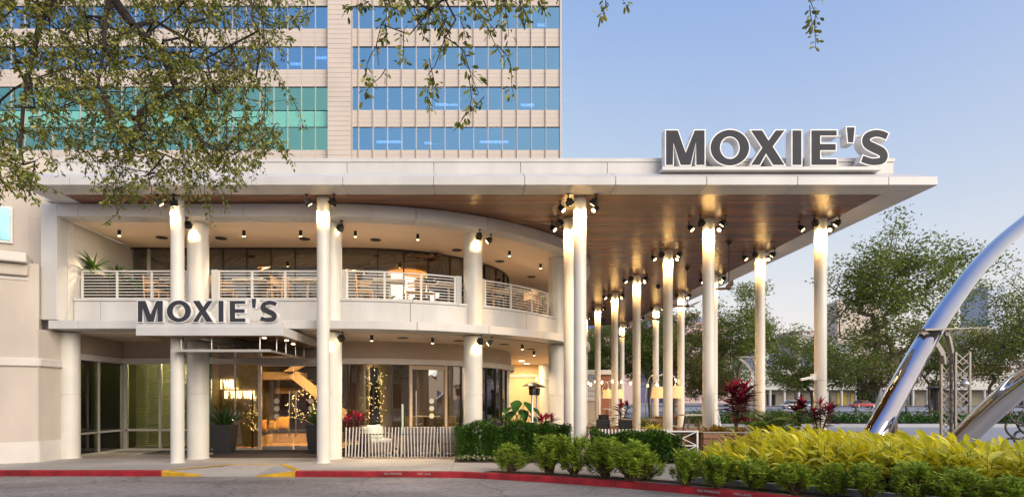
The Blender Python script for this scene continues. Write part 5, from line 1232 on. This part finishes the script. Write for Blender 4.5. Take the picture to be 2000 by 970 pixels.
# ------------------------------------------------------------------ trees across the right background
BARK = mat('bark', (.13, .10, .075), .95, var=.35, scale=12, stretch=(1, 1, .3), bump=.5, bscale=25)
L_TREE = leafmat('tree_leaf', [(.06, .11, .018), (.13, .20, .03), (.22, .28, .05), (.26, .25, .055)], .5, .38)
L_TREE2 = leafmat('tree_leaf_bronze', [(.05, .07, .015), (.10, .12, .02), (.19, .17, .04), (.20, .13, .035)], .5, .38)
def tree(x, y, h, r, lab, n=6000, zc=.38, leaf=.16, m=L_TREE, seed=1, lean=0, ks=150, z0=-.1):
    global rng; keep = rng; rng = np.random.default_rng(seed)
    T = thing('tree', lab, 'tree', (x, y, z0), 'trees along the boulevard'); zb_ = h*zc
    # crown anchors in an uneven ellipsoid
    d = rdir(ks); rad = rng.uniform(.25, 1, ks)**.5; wob = 1+.30*np.sin(d[:, 0]*5+seed)+.18*np.sin(d[:, 2]*6+seed*2)
    A = np.stack([x+lean+d[:, 0]*rad*r*wob, y+d[:, 1]*rad*r*wob, zb_+(h-zb_)*.5+d[:, 2]*rad*(h-zb_)*.5*wob], 1)
    trunk = [np.array((x+lean*.3*t+.06*math.sin(5*t+seed), y, z0+(zb_-z0)*t)) for t in (0, .3, .6, 1)]
    order = np.argsort(np.linalg.norm(A-trunk[-1], axis=1)); nodes, par = grow(trunk, [-1, 0, 1, 2], A[order], bias=.6)
    b = MB(); limbs(b, nodes, par, .012*h/9, .17*h/10, 4, .47); b.build('trunk', BARK, T, kind='stuff')
    per = max(1, int(n*2)//len(A)); c = np.repeat(A, per, 0); sg = r*.12
    pos = c+np.clip(rng.normal(0, 1, c.shape), -1.8, 1.8)*(sg, sg, sg*.75); leaf_mesh('crown', pos, rdir(len(pos), -.6, .9), rng.uniform(.7, 1.25, len(pos))*leaf*.85, T_oak(), m, T, roll=rng.uniform(-1.5, 1.5, len(pos)))
    rng = keep
tree(19.4, 27, 9.7, 2.9, 'large tree between the nearest outer column and the chrome arch', 9000, .36, .17, L_TREE, 3, ks=170)
tree(40, 40, 10.0, 4.6, 'broad tree at the right edge behind the arches', 10000, .33, .21, L_TREE, 5, ks=190)
tree(18.4, 41, 9.2, 3.0, 'tree with visible forked branches between inner and outer columns', 8000, .38, .19, L_TREE, 8, ks=120)
tree(30.5, 53, 7.4, 3.7, 'bushy tree left of the nearest outer column', 9000, .3, .24, L_TREE, 11)
tree(13.9, 47, 9.3, 2.7, 'tree seen between the second and third inner columns', 7000, .33, .21, L_TREE, 14)
tree(17.6, 52, 9.6, 2.6, 'bronze tree in front of the pink hotel', 6500, .33, .22, L_TREE2, 17)
tree(11.5, 50, 8.0, 2.6, 'round tree behind the brick monument sign', 7000, .28, .22, L_TREE, 21); tree(9.8, 54, 8.4, 2.7, 'tree just right of the round balcony bay', 6000, .3, .23, L_TREE, 23)
tree(33.5, 43, 6.0, 2.0, 'slender young tree left of the lattice post', 3500, .45, .18, L_TREE, 26); tree(40, 58, 7.4, 3.2, 'low tree in front of the white arcade', 6500, .3, .24, L_TREE2, 29); tree(49.5, 56, 9.0, 3.6, 'tree behind the broad right-hand one', 6000, .3, .24, L_TREE2, 31); tree(25, 62, 6.6, 3.2, 'distant tree behind the cordylines', 6000, .25, .26, L_TREE, 34); tree(22.5, 58, 6.6, 2.6, 'distant tree right of the forked one', 5000, .25, .25, L_TREE2, 37)
CYP = leafmat('cypress', [(.006, .04, .018), (.015, .07, .03)], .6, .1)
for i, (px, Y, h) in enumerate(((1681, 112, 5.6), (1692, 112, 4.6), (1703, 112, 5.4), (1822, 118, 5), (1834, 118, 4.6))):
    x = X_(px, Y); n = 1500; t = rng.uniform(0, 1, n); a = rng.uniform(0, 6.28, n); rr = .62*np.minimum(1, (1-t)*3+.15)*rng.uniform(.7, 1, n)
    T = thing('cypress', f'{ORD[i]} narrow dark cypress from the left before the white arcade', 'tree', (x, Y, -.1), 'dark cypresses'); leaf_mesh('crown', np.stack([x+rr*np.cos(a), Y+rr*np.sin(a), .2+t*h], 1), rdir(n, .3, 1), .32, T_oak(), CYP, T)
    b = MB(); b.tube([(x, Y, -.1), (x, Y, h*.8)], [.12, .03], 6); b.build('trunk', BARK, T)
# planting strips in the median
def strip_plants(name, lab, x0, x1, y0, y1, h, n, m, size):
    p = np.stack([rng.uniform(x0, x1, n), rng.uniform(y0, y1, n), rng.uniform(.08, h, n)*(.8+.3*np.sin(np.linspace(0, 1, n)*50))], 1); p[:, 2] *= .8+.25*np.sin(p[:, 0]*2.3)
    o = leaf_mesh(name, p, rdir(n, -.1, 1), rng.uniform(.7, 1.3, n)*size, T_oak(), m, None, label=lab); o['category'] = 'ground cover'
strip_plants('median_shrubs', 'low clipped green planting in the median beyond the driveway', 14, 60, 36.2, 39.5, .75, 11000, L_HEDGE, .22); strip_plants('median_flowers', 'pale and reddish flowers along the back of the median', 16, 60, 40.5, 43, .8, 5000, leafmat('median_flower', [(.08, .16, .03), (.12, .22, .05), (.45, .42, .25), (.4, .08, .04), (.1, .2, .04)], .6, .2), .2)
GR = thing('guard_rail', 'low grey railing along the far side of the median', 'railing', (40, 46, 0)); b = MB(); b.bar((14, 46, 1.0), (90, 46, 1.0), .06); b.build('rail', DARK, GR); b = MB(); b.bar((14, 46, .55), (90, 46, .55), .05); b.build('rail', DARK, GR)
for i in range(20): b = MB(); b.bar((14+i*4, 46, .0), (14+i*4, 46, 1.0), .1); b.build('post', DARK, GR)
# ------------------------------------------------------------------ cars
def car(x, y, L, col, lab, face=1, group='cars on the far boulevard', tall=False):
    T = thing('car', lab, 'car', (x, y, -.1), group, world=False); H = 1.75 if tall else 1.42; W = .88; q = face
    body = [(-.5, .28), (-.5, .62), (-.46, .76), (-.30, .84), (.22, .86), (.40, .76), (.49, .62), (.5, .30)]; roof = [(-.36, .84), (-.24, H), (.08, H), (.24, .85)]
    mk = lambda pr, w0, w1=None: MB().prism([[(a*L*q, c) for a, c in pr]], lambda a, c: (a, -w0, c), lambda a, c: (a, w0, c))
    mk(body, W).build('body', mat('car_'+lab.split()[0], col, .25, coat=.6, var=.03), T, bevel=.05); mk([(-.35, .85), (-.235, H-.08), (.075, H-.08), (.225, .86)], W-.06).build('windows', mat('car_glass', (.015, .018, .022), .08), T)
    mk([(-.25, H-.09), (-.22, H), (.06, H), (.10, H-.09)], W-.10).build('roof', MATS['car_'+lab.split()[0]], T, bevel=.03)
    for sx in (-.31, .31):
        for sy in (-1, 1):
            w_ = MB(); w_.tube([(sx*L, sy*(W-.16), .32), (sx*L, sy*(W+.01), .32)], .32, 18); wo = w_.build('wheel', BLACK, T); w_ = MB(); w_.tube([(sx*L, sy*(W), .32), (sx*L, sy*(W+.025), .32)], .19, 12); w_.build('rim', STEEL, wo)
    for s_ in (-1, 1): b = MB(); b.box(.485*L*q-.03, .485*L*q+.03, s_*.6-.18, s_*.6+.18, .56, .70); b.build('headlight', WPAINT, T)
car(X_(1659.5, 112), 108, 4.5, (.42, .012, .03), 'red sedan driving on the boulevard', 1); car(X_(1584, 104), 104, 4.4, (.30, .38, .48), 'pale blue sedan half hidden behind the nearest outer column', -1)
car(X_(1842, 96), 96, 4.9, (.012, .014, .02), 'black pickup on the boulevard behind the lattice post', 1, tall=True); car(X_(1540, 100), 98, 4.4, (.5, .52, .55), 'silver sedan glimpsed behind the cordylines', 1)
# ------------------------------------------------------------------ white arcade and far towers
FW = mat('far_white', (.52, .51, .49), .8, var=.05, scale=.3); AR = thing('arcade_building', 'long low white building with a columned arcade across the boulevard', 'building', (100, 138, 0))
def fbox(x0, x1, y0, y1, z0, z1, m, n, p, **k): b = MB(); b.box(x0, x1, y0, y1, z0, z1); return b.build(n, m, p, **k)
AY = 130; fbox(X_(1440, AY), X_(2150, AY), AY, AY+10, 3.6, 4.6, FW, 'fascia', AR); fbox(X_(1440, AY), X_(2150, AY), AY+2.5, AY+10, 4.6, 8.2, FW, 'upper_wall', AR)
fbox(X_(1440, AY), X_(2150, AY), AY+3, AY+3.2, -.1, 3.6, mat('arcade_rear', (.30, .27, .22), .9, var=.15, scale=.2), 'rear_wall', AR)  # rear wall in a darker grey-brown than the fascia
for i, px in enumerate(range(1450, 2120, 28)):
    b = MB(); x = X_(px, AY); b.lathe([(.28, -.1), (.28, 3.6)], (x, AY+.5, 0), 10); b.build('column', FW, AR)
    if px in (1646, 1674): fbox(x+.5, x+2.7, AY+2.9, AY+2.98, .2, 3.0, mat('yellow_door', (.50, .36, .03), .6), 'yellow_shutter', AR)
    elif i % 2 == 0: fbox(x+.5, x+2.5, AY+2.9, AY+2.98, .1, 2.6, mat('far_dark_glass', (.02, .025, .03), .1), 'shop_window', AR)
fbox(X_(1870, AY), X_(1990, AY), AY+2, AY+10, 8.2, 9.0, mat('tile_red', (.32, .09, .05), .8), 'roof', AR)
def tower(px0, px1, ytop, Y, m, gm, rows, cols, lab, band=False, name='distant_building', depth=30, wy=.5):
    x0, x1, zt = X_(px0, Y), X_(px1, Y), Z_(ytop, Y); T = thing(name, lab, 'building', ((x0+x1)/2, Y, -.2), 'distant city buildings'); fbox(x0, x1, Y, Y+depth, -.2, zt, m, 'wall', T)
    fbox(x0-.3, x1+.3, Y-.3, Y+depth, zt, zt+.8, m, 'parapet', T); fh = (zt-6)/rows
    me = None
    for r in range(rows):
        z0 = 6+fh*r+fh*.25
        if band: fbox(x0+.3, x1-.3, Y-.12, Y-.01, z0, z0+fh*wy, gm, 'window_band', T); continue
        for c in range(cols):
            cw = (x1-x0)/cols
            if me is None: me = MB().box(-cw*.28, cw*.28, -.1, 0, 0, fh*wy).mesh('window'); me.materials.append(gm)
            o = mkobj('window', me, T); o.location = (x0+cw*(c+.5), Y-.01, z0)
    return T
PINK = mat('far_pink', (.58, .42, .40), .85, var=.05, scale=.05); BGL = mat('far_blue_glass', (.10, .20, .42), .15, spec=.8); PGL = mat('far_dark_window', (.10, .09, .16), .2); CRM = mat('far_cream', (.60, .50, .42), .8)
HT_ = tower(1080, 1243, 628, 190, PINK, mat('pink_joint', (.46, .30, .29), .9), 15, 1, 'broad pink building with blue lettering beyond the terrace', True, wy=.06)
for px in (1150, 1178): pass
put_text('Hilton', 3.6, X_(1147, 189.5), 189.4, Z_(645, 189.5), mat('blue_letters', (.05, .16, .5), .5), HT_, 'blue_lettering', .15, sx=1.15)
fbox(X_(1183, 190), X_(1192, 190), 189.7, 190, Z_(645, 190), Z_(634, 190), FW, 'wall_plaque', HT_)
hb_ = tower(1330, 1430, 632, 240, PINK, PGL, 12, 7, 'pink hotel with rows of small dark windows behind the bronze tree'); fbox(X_(1335, 245), X_(1372, 245), 245, 255, 30, Z_(620, 245), BGL, 'plant_room', hb_)
tower(1248, 1300, 615, 260, mat('far_violet', (.30, .28, .50), .6), BGL, 14, 4, 'violet blue tower behind the trees', True); tower(1555, 1592, 648, 420, mat('far_mauve', (.45, .36, .40), .8), FW, 10, 1, 'distant mauve building with white bands', True)
tower(1622, 1662, 672, 330, FW, BGL, 12, 1, 'white building with blue window bands right of the outer column', True, wy=.6); tower(1636, 1722, 590, 460, CRM, FW, 30, 9, 'tall cream tower behind the large tree'); tower(1890, 1935, 640, 380, CRM, BGL, 20, 5, 'cream tower behind the broad right-hand tree'); tower(1475, 1530, 690, 300, FW, BGL, 9, 1, 'low white block with blue bands behind the planter', True, wy=.6)
tower(1930, 1965, 560, 520, mat('far_blue_grey', (.40, .46, .55), .6), BGL, 30, 1, 'slim blue grey tower at far right', True)
# ------------------------------------------------------------------ chrome arches, lattice posts, other street pieces
CHR = mat('chrome', (.56, .58, .63), .045, metal=1, var=.06, scale=1.5, bump=.015, bscale=3); 
def arch(path, r, lab):
    c = cr([at(a, b_, Y) for a, b_, Y in path], 8); b = MB(); b.tube(c, r, 28); o = b.build('chrome_arch', CHR, smooth='auto'); tag(o, lab, 'sculpture', 'giant chrome arches'); return o
arch([(1672, 940, 12.1), (1705, 858, 12.3), (1740, 790, 12.8), (1775, 725, 13.4), (1817, 652, 14.2), (1862, 585, 15.2), (1912, 520, 16.4), (1982, 452, 18.0), (2090, 375, 20.5), (2230, 320, 24), (2400, 300, 29)], .225, 'tall chrome tube arch rising right behind the yellow plants')
arch([(1795, 950, 13.6), (1868, 868, 13.0), (1930, 806, 12.3), (2000, 746, 11.5), (2090, 685, 10.6), (2200, 640, 9.8), (2400, 600, 9)], .235, 'lower chrome tube arch crossing the right edge')
LAT = mat('lattice_metal', (.24, .22, .20), .45, metal=.5)
def lattice_post(x, y, h, lab, s=1.0, flip=1):
    T = thing('lattice_post', lab, 'post', (x, y, 0), 'laser-cut lattice posts')
    for dx, dy, nx in ((0, 0, 0), (-.26*s, .1, 1)):
        w_ = .34*s if nx == 0 else .24*s; b = MB(); x0 = x+dx
        for xx in (x0, x0+w_): b.bar((xx, y+dy, 0), (xx, y+dy, h), .045*s, .05)
        k = 9
        for i in range(k):
            z0, z1 = h*i/k, h*(i+1)/k
            b.bar((x0, y+dy, z0), (x0+w_, y+dy, z1), .028*s, .022); b.bar((x0+w_, y+dy+.004, z0), (x0, y+dy+.004, z1), .028*s, .022)
            b.bar((x0+w_/2, y+dy+.008, z0), (x0+w_, y+dy+.008, z0+h/k/2), .022*s, .02); b.bar((x0+w_/2, y+dy+.008, z0), (x0, y+dy+.008, z0+h/k/2), .022*s, .02)
        b.build('lattice_panel', LAT, T)
    for x0, dd in ((x-.26*s, 0), (x+.02, .1)):
        b = MB(); c = [Vector((x0-flip*(.55*s*t**2.2 if dd == 0 else .14*s*t**2), y+.02+dd, h*.9+.78*s*t)) for t in [i/8 for i in range(9)]]
        for p, q in zip(c, c[1:]): b.bar(p, q, .05, .11*s)
        b.build('curved_blade', LAT, T)
    b = MB(); b.add([(x-.8*s*flip, y-.1, h+.55*s), (x+.6*s*flip, y-.15, h+.58*s), (x+.6*s*flip, y+.3, h+.62*s), (x-.8*s*flip, y+.45, h+.60*s), (x-.8*s*flip, y-.1, h+.50*s), (x+.6*s*flip, y-.15, h+.565*s), (x+.6*s*flip, y+.3, h+.60*s), (x-.8*s*flip, y+.45, h+.56*s)], [(0, 1, 2, 3), (4, 7, 6, 5), (0, 4, 5, 1), (1, 5, 6, 2), (2, 6, 7, 3), (3, 7, 4, 0)]); b.build('roof_blade', LAT, T)
    b = MB(); b.lathe([(0, -.09), (.06, -.07), (.1, 0), (.06, .07), (0, .09)], (x+.17*s, y-.06, h*.72), 14); b.build('ball_lamp', STEEL, T, smooth=True)
lattice_post(X_(1866, 13.9), 13.9, 2.72, 'near lattice post with curved blades between the chrome arches'); lattice_post(X_(1478, 27), 27, 3.0, 'farther lattice post with curved blade by the second outer column')
def obelisk(x, y, h, lab):
    T = thing('wire_obelisk', lab, 'sculpture', (x, y, 0), 'white wire obelisks'); b = MB()
    for i in range(9):
        a = 2*math.pi*i/9
        for s_ in (-1, 1):
            pts_ = [(x+.62*(1-t)*math.cos(a+s_*t*4)+0, y+.62*(1-t)*math.sin(a+s_*t*4), h*t) for t in [k/7 for k in range(8)]]
            for p, q in zip(pts_, pts_[1:]): b.bar(p, q, .045)
    b.build('wire_frame', WPAINT, T, kind='stuff'); b = MB(); b.lathe([(.66, 0), (.66, .06), (.6, .08)], (x, y, 0), 18); b.build('base_ring', WPAINT, T)
obelisk(X_(1355, 36), 33.5, 3.6, 'white wire obelisk between the two column rows'); obelisk(X_(1532, 60), 45.6, 2.4, 'far white wire obelisk behind the palms')
RG_ = thing('ring_sculpture', 'interlinked metal rings at the right edge', 'sculpture', (15, 16.5, 0))
for i, (px, py, rr) in enumerate(((1995, 812, .28), (1985, 838, .26), (2001, 862, .30), (1978, 872, .24), (2010, 830, .3))):
    p = at(px, py, 16.5); b = MB(); a0 = random.uniform(-.5, .5); b.tube([p+Vector((rr*math.cos(t), rr*.4*math.sin(t+a0), rr*math.sin(t))) for t in [2*math.pi*k/24 for k in range(25)]], .03, 8); b.build('ring', DARK, RG_, smooth=True)
T = thing('bollard_light', 'dark bollard lamp with a flat disc head in the median', 'lamp', (33.0, 41, 0)); x, y = X_(1832, 40), 40
b = MB(); b.lathe([(.28, 0), (.26, 2.2)], (x, y, 0), 14); b.build('post', mat('bronze_post', (.10, .07, .07), .5), T); b = MB(); b.lathe([(.3, 2.2), (.68, 2.32), (.66, 2.4), (.2, 2.5)], (x, y, 0), 18); b.build('disc_head', MATS['bronze_post'], T)
# brick monument sign
MS = thing('monument_sign', 'brick monument sign with white tenant panels beyond the terrace', 'sign', (7.4, 36, 0)); BRK = mat('brick_red', (.34, .12, .07), .85, var=.2, scale=6); y = 41.8
fbox(X_(1120, y), X_(1193, y), y, y+.9, -.1, Z_(722, y)-.35, mat('mortar', (.42, .34, .28), .9), 'core', MS)
bm_ = MB().box(.006, .236, -.02, .1, .006, .086).mesh('brick'); bm_.materials.append(BRK)
for r_ in range(36):
    for c_ in range(3):
        o = mkobj('brick', bm_, MS); o.location = (X_(1193, y)-.75+c_*.25-MS.location.x-(.12 if r_ % 2 else 0), y-MS.location.y, r_*.092-MS.location.z); o.matrix_parent_inverse = Matrix()
fbox(X_(1112, y), X_(1199, y), y-.2, y+1.1, Z_(722, y)-.35, Z_(722, y), STUCCO2, 'cap', MS, bevel=.05)
for i, (a, c_) in enumerate(((732, 742), (743.5, 752), (753.5, 762), (763.5, 772), (773.5, 782))): fbox(X_(1122, y), X_(1172, y), y-.08, y-.02, Z_(c_, y), Z_(a, y), FW, 'tenant_panel', MS)
put_text('THE B', .34, X_(1147.5, y), y-.1, Z_(740.5, y), MATS['blue_letters'], MS, 'blue_lettering', .01)
# ------------------------------------------------------------------ the other side of the road, seen only in glass and chrome
OB = thing('opposite_building', 'low building across the near road, seen only as reflections in the glass', 'building', (0, -38, -.1))
fbox(-60, 60, -50, -38, -.1, 6.5, STUCCO, 'wall', OB); fbox(-61, 61, -50.5, -37.6, 6.5, 7.2, FW, 'parapet', OB)
for i in range(20): fbox(-58+i*6, -54.2+i*6, -37.98, -37.9, .3, 3.6, MATS['far_dark_glass'], 'shop_window', OB)
for i, (x, s) in enumerate(((-22, 31), (-9, 33), (6, 35), (20, 37))): tree(x, -27, 8.5, 3.6, f'{ORD[i]} street tree across the near road, seen only in reflections', 2500, .3, .34, L_TREE, s, ks=110)
# ------------------------------------------------------------------ foreground oak hanging into the picture
L_OAK = leafmat('oak_leaf', [(.06, .09, .014), (.14, .18, .024), (.24, .27, .035), (.40, .36, .06), (.15, .20, .03), (.28, .19, .04)], .38, .22, .5)
OBARK = mat('oak_bark', (.045, .034, .028), .95, var=.4, scale=25, bump=.6, bscale=40)
OK = thing('oak_tree', 'oak boughs with small olive leaves hanging in at the top left', 'tree', (-7.5, 2.2, 0))
def pp(a, b, Y): return np.array(at(a, b, Y))
skel = [np.array((-7.5, 2.2, -.1)), np.array((-7.4, 2.3, 2.2)), np.array((-7.0, 2.7, 4.6)), np.array((-6.2, 3.4, 6.2)), np.array((-5.4, 4.4, 7.0))]
par = [-1, 0, 1, 2, 3]
def limb(frm, pts):
    j = frm
    for p in pts: skel.append(p); par.append(j); j = len(skel)-1
    return j
j0 = len(skel)-1
jA = limb(j0, [pp(170, -90, 5.4), pp(215, -10, 5.5), pp(262, 52, 5.5), pp(318, 105, 5.6), pp(345, 175, 5.6), pp(372, 235, 5.6), pp(398, 290, 5.6)])
limb(j0+2, [pp(206, 35, 5.4), pp(203, 95, 5.2), pp(192, 160, 5.1), pp(215, 230, 5.0)])
limb(j0+3, [pp(300, 40, 5.8), pp(370, 80, 6.0), pp(440, 120, 6.1), pp(500, 150, 6.2)])
limb(j0+1, [pp(120, -30, 5.0), pp(80, 40, 4.8), pp(60, 120, 4.7), pp(45, 210, 4.6), pp(40, 290, 4.6)])
limb(j0+1, [pp(300, -60, 6.0), pp(420, -20, 6.2), pp(500, 20, 6.3)])
limb(j0+5, [pp(270, 220, 5.4), pp(285, 300, 5.3)])
jr = limb(j0, [np.array((-4.2, 4.4, 7.2)), np.array((-2.4, 4.0, 6.4)), pp(780, -130, 3.9), pp(820, -40, 3.6), pp(840, 20, 3.5)])
jr2 = limb(jr-2, [pp(900, -80, 3.8), pp(940, -10, 3.7), pp(960, 40, 3.7)])
limb(jr-2, [pp(1000, -100, 3.8), pp(1120, -90, 3.9), pp(1200, -30, 3.9)]); limb(len(skel)-2, [pp(1350, -120, 3.9), pp(1500, -80, 4.0), pp(1555, -15, 4.0)]); limb(jr-3, [pp(640, -100, 4.4), pp(610, -20, 4.4)])
def inpoly(P): return lambda a, b: inside(P, a, b)
regs = [  # polygon in view, number of twigs, depth range
    ([(-140, -120), (150, -120), (150, 150), (120, 240), (125, 300), (70, 372), (10, 362), (-140, 340)], 250, (4.2, 5.4)),
    ([(120, -120), (560, -120), (575, 60), (545, 130), (520, 210), (560, 280), (470, 330), (445, 375), (330, 375), (235, 385), (190, 350), (120, 300)], 580, (4.9, 6.3)),
    ([(130, 110), (250, 60), (430, 130), (420, 330), (330, 330), (200, 280), (130, 240)], 70, (4.9, 5.8)),
    ([(690, -90), (960, -90), (1060, -40), (1050, 20), (960, 40), (900, 60), (830, 40), (770, 40), (700, 10)], 75, (3.3, 4.0)),
]
tw = []
for P_, n, (ya, yb) in regs:
    xs_ = [p[0] for p in P_]; ys_ = [p[1] for p in P_]; c = 0
    while c < n:
        a, b_ = random.uniform(min(xs_), max(xs_)), random.uniform(min(ys_), max(ys_))
        if inside(P_, a, b_): tw.append((a, b_, random.uniform(ya, yb), 1.0)); c += 1
sprays = [(740, 150, 3.5), (735, 110, 3.5), (745, 70, 3.5), (850, 150, 3.5), (835, 170, 3.5), (920, 170, 3.5), (935, 205, 3.5), (905, 120, 3.5), (985, 140, 3.6), (965, 105, 3.6), (870, 95, 3.5), (800, 90, 3.5), (890, 60, 3.5), (945, 60, 3.6), (1010, 20, 3.7), (1045, -5, 3.7), (1190, 5, 3.9), (1200, -8, 3.9), (1570, 0, 4.0), (1585, 30, 4.0), (1597, 60, 4.0), (600, 10, 4.4), (602, 35, 4.4),
          (225, 385, 5.3), (230, 405, 5.2), (410, 385, 5.6), (425, 395, 5.6), (560, 300, 6.0), (545, 265, 6.1), (580, 215, 6.2), (555, 20, 6.2), (500, 310, 5.9), (30, 350, 4.5), (65, 355, 4.5), (40, 330, 4.5), (300, 360, 5.3), (390, 360, 5.5)]
tw += [(a, b_, Y, .6) for a, b_, Y in sprays]
A = np.array([pp(a, b_-22, Y) for a, b_, Y, _ in tw]); dist = [min(np.linalg.norm(p-s) for s in skel[5:]) for p in A]; order = np.argsort(dist)
nodes, par2 = grow(skel, par, A[order], bias=-.0)
base_n = len(skel)
# thickness: real limbs from the skeleton, twigs thin
b = MB(); cnt = [1]*len(nodes)
for i in range(len(nodes)-1, -1, -1):
    if par2[i] >= 0: cnt[par2[i]] += cnt[i]
rad = [min(.2, .0019*c**.50) for c in cnt]
rad[0], rad[1], rad[2], rad[3], rad[4] = .24, .2, .17, .13, .09
for i, p in enumerate(par2):
    if p >= 0: b.tube([nodes[p], nodes[i]], [min(rad[p], rad[i]*1.3), rad[i]], 5 if rad[i] < .02 else 9, cap=False)
P, D, S_ = [], [], []
for (a, b_, Y, _) in tw:
    st0 = pp(a, b_-22, Y); L = random.uniform(.16, .34)*Y/5; dr_ = Vector((random.gauss(0, .55), random.gauss(0, .45), -1)).normalized(); nl = random.randint(28, 42) if Y > 4.1 else random.randint(16, 24)
    side = dr_.orthogonal().normalized(); pts_ = []
    for k in range(5): t = k/4; pts_.append(Vector(st0)+dr_*L*t+side*.05*math.sin(t*3+a))
    b.tube(pts_, [.0032, .003, .0025, .002, .0014], 4, cap=False)
    for k in range(nl):
        t = random.random()**.75; q = t*4; i0 = min(3, int(q)); p = pts_[i0].lerp(pts_[i0+1], q-i0); aa = random.uniform(0, 6.28); sp_ = .035 if t < .95 else .01
        o_ = Vector((math.cos(aa), math.sin(aa), random.uniform(-.9, .5))); P.append(p+o_*random.uniform(0, .03)); D.append(o_*.9+dr_*.6); S_.append(random.uniform(.030, .054)*(.9 if Y > 4.1 else .95))
b.build('boughs', OBARK, OK, kind='stuff')
leaf_mesh('crown', P, D, np.array(S_), T_oak(), L_OAK, OK, roll=rng.uniform(-1.5, 1.5, len(P)))
for o in bpy.data.objects:
    if '_w' in o: del o['_w']
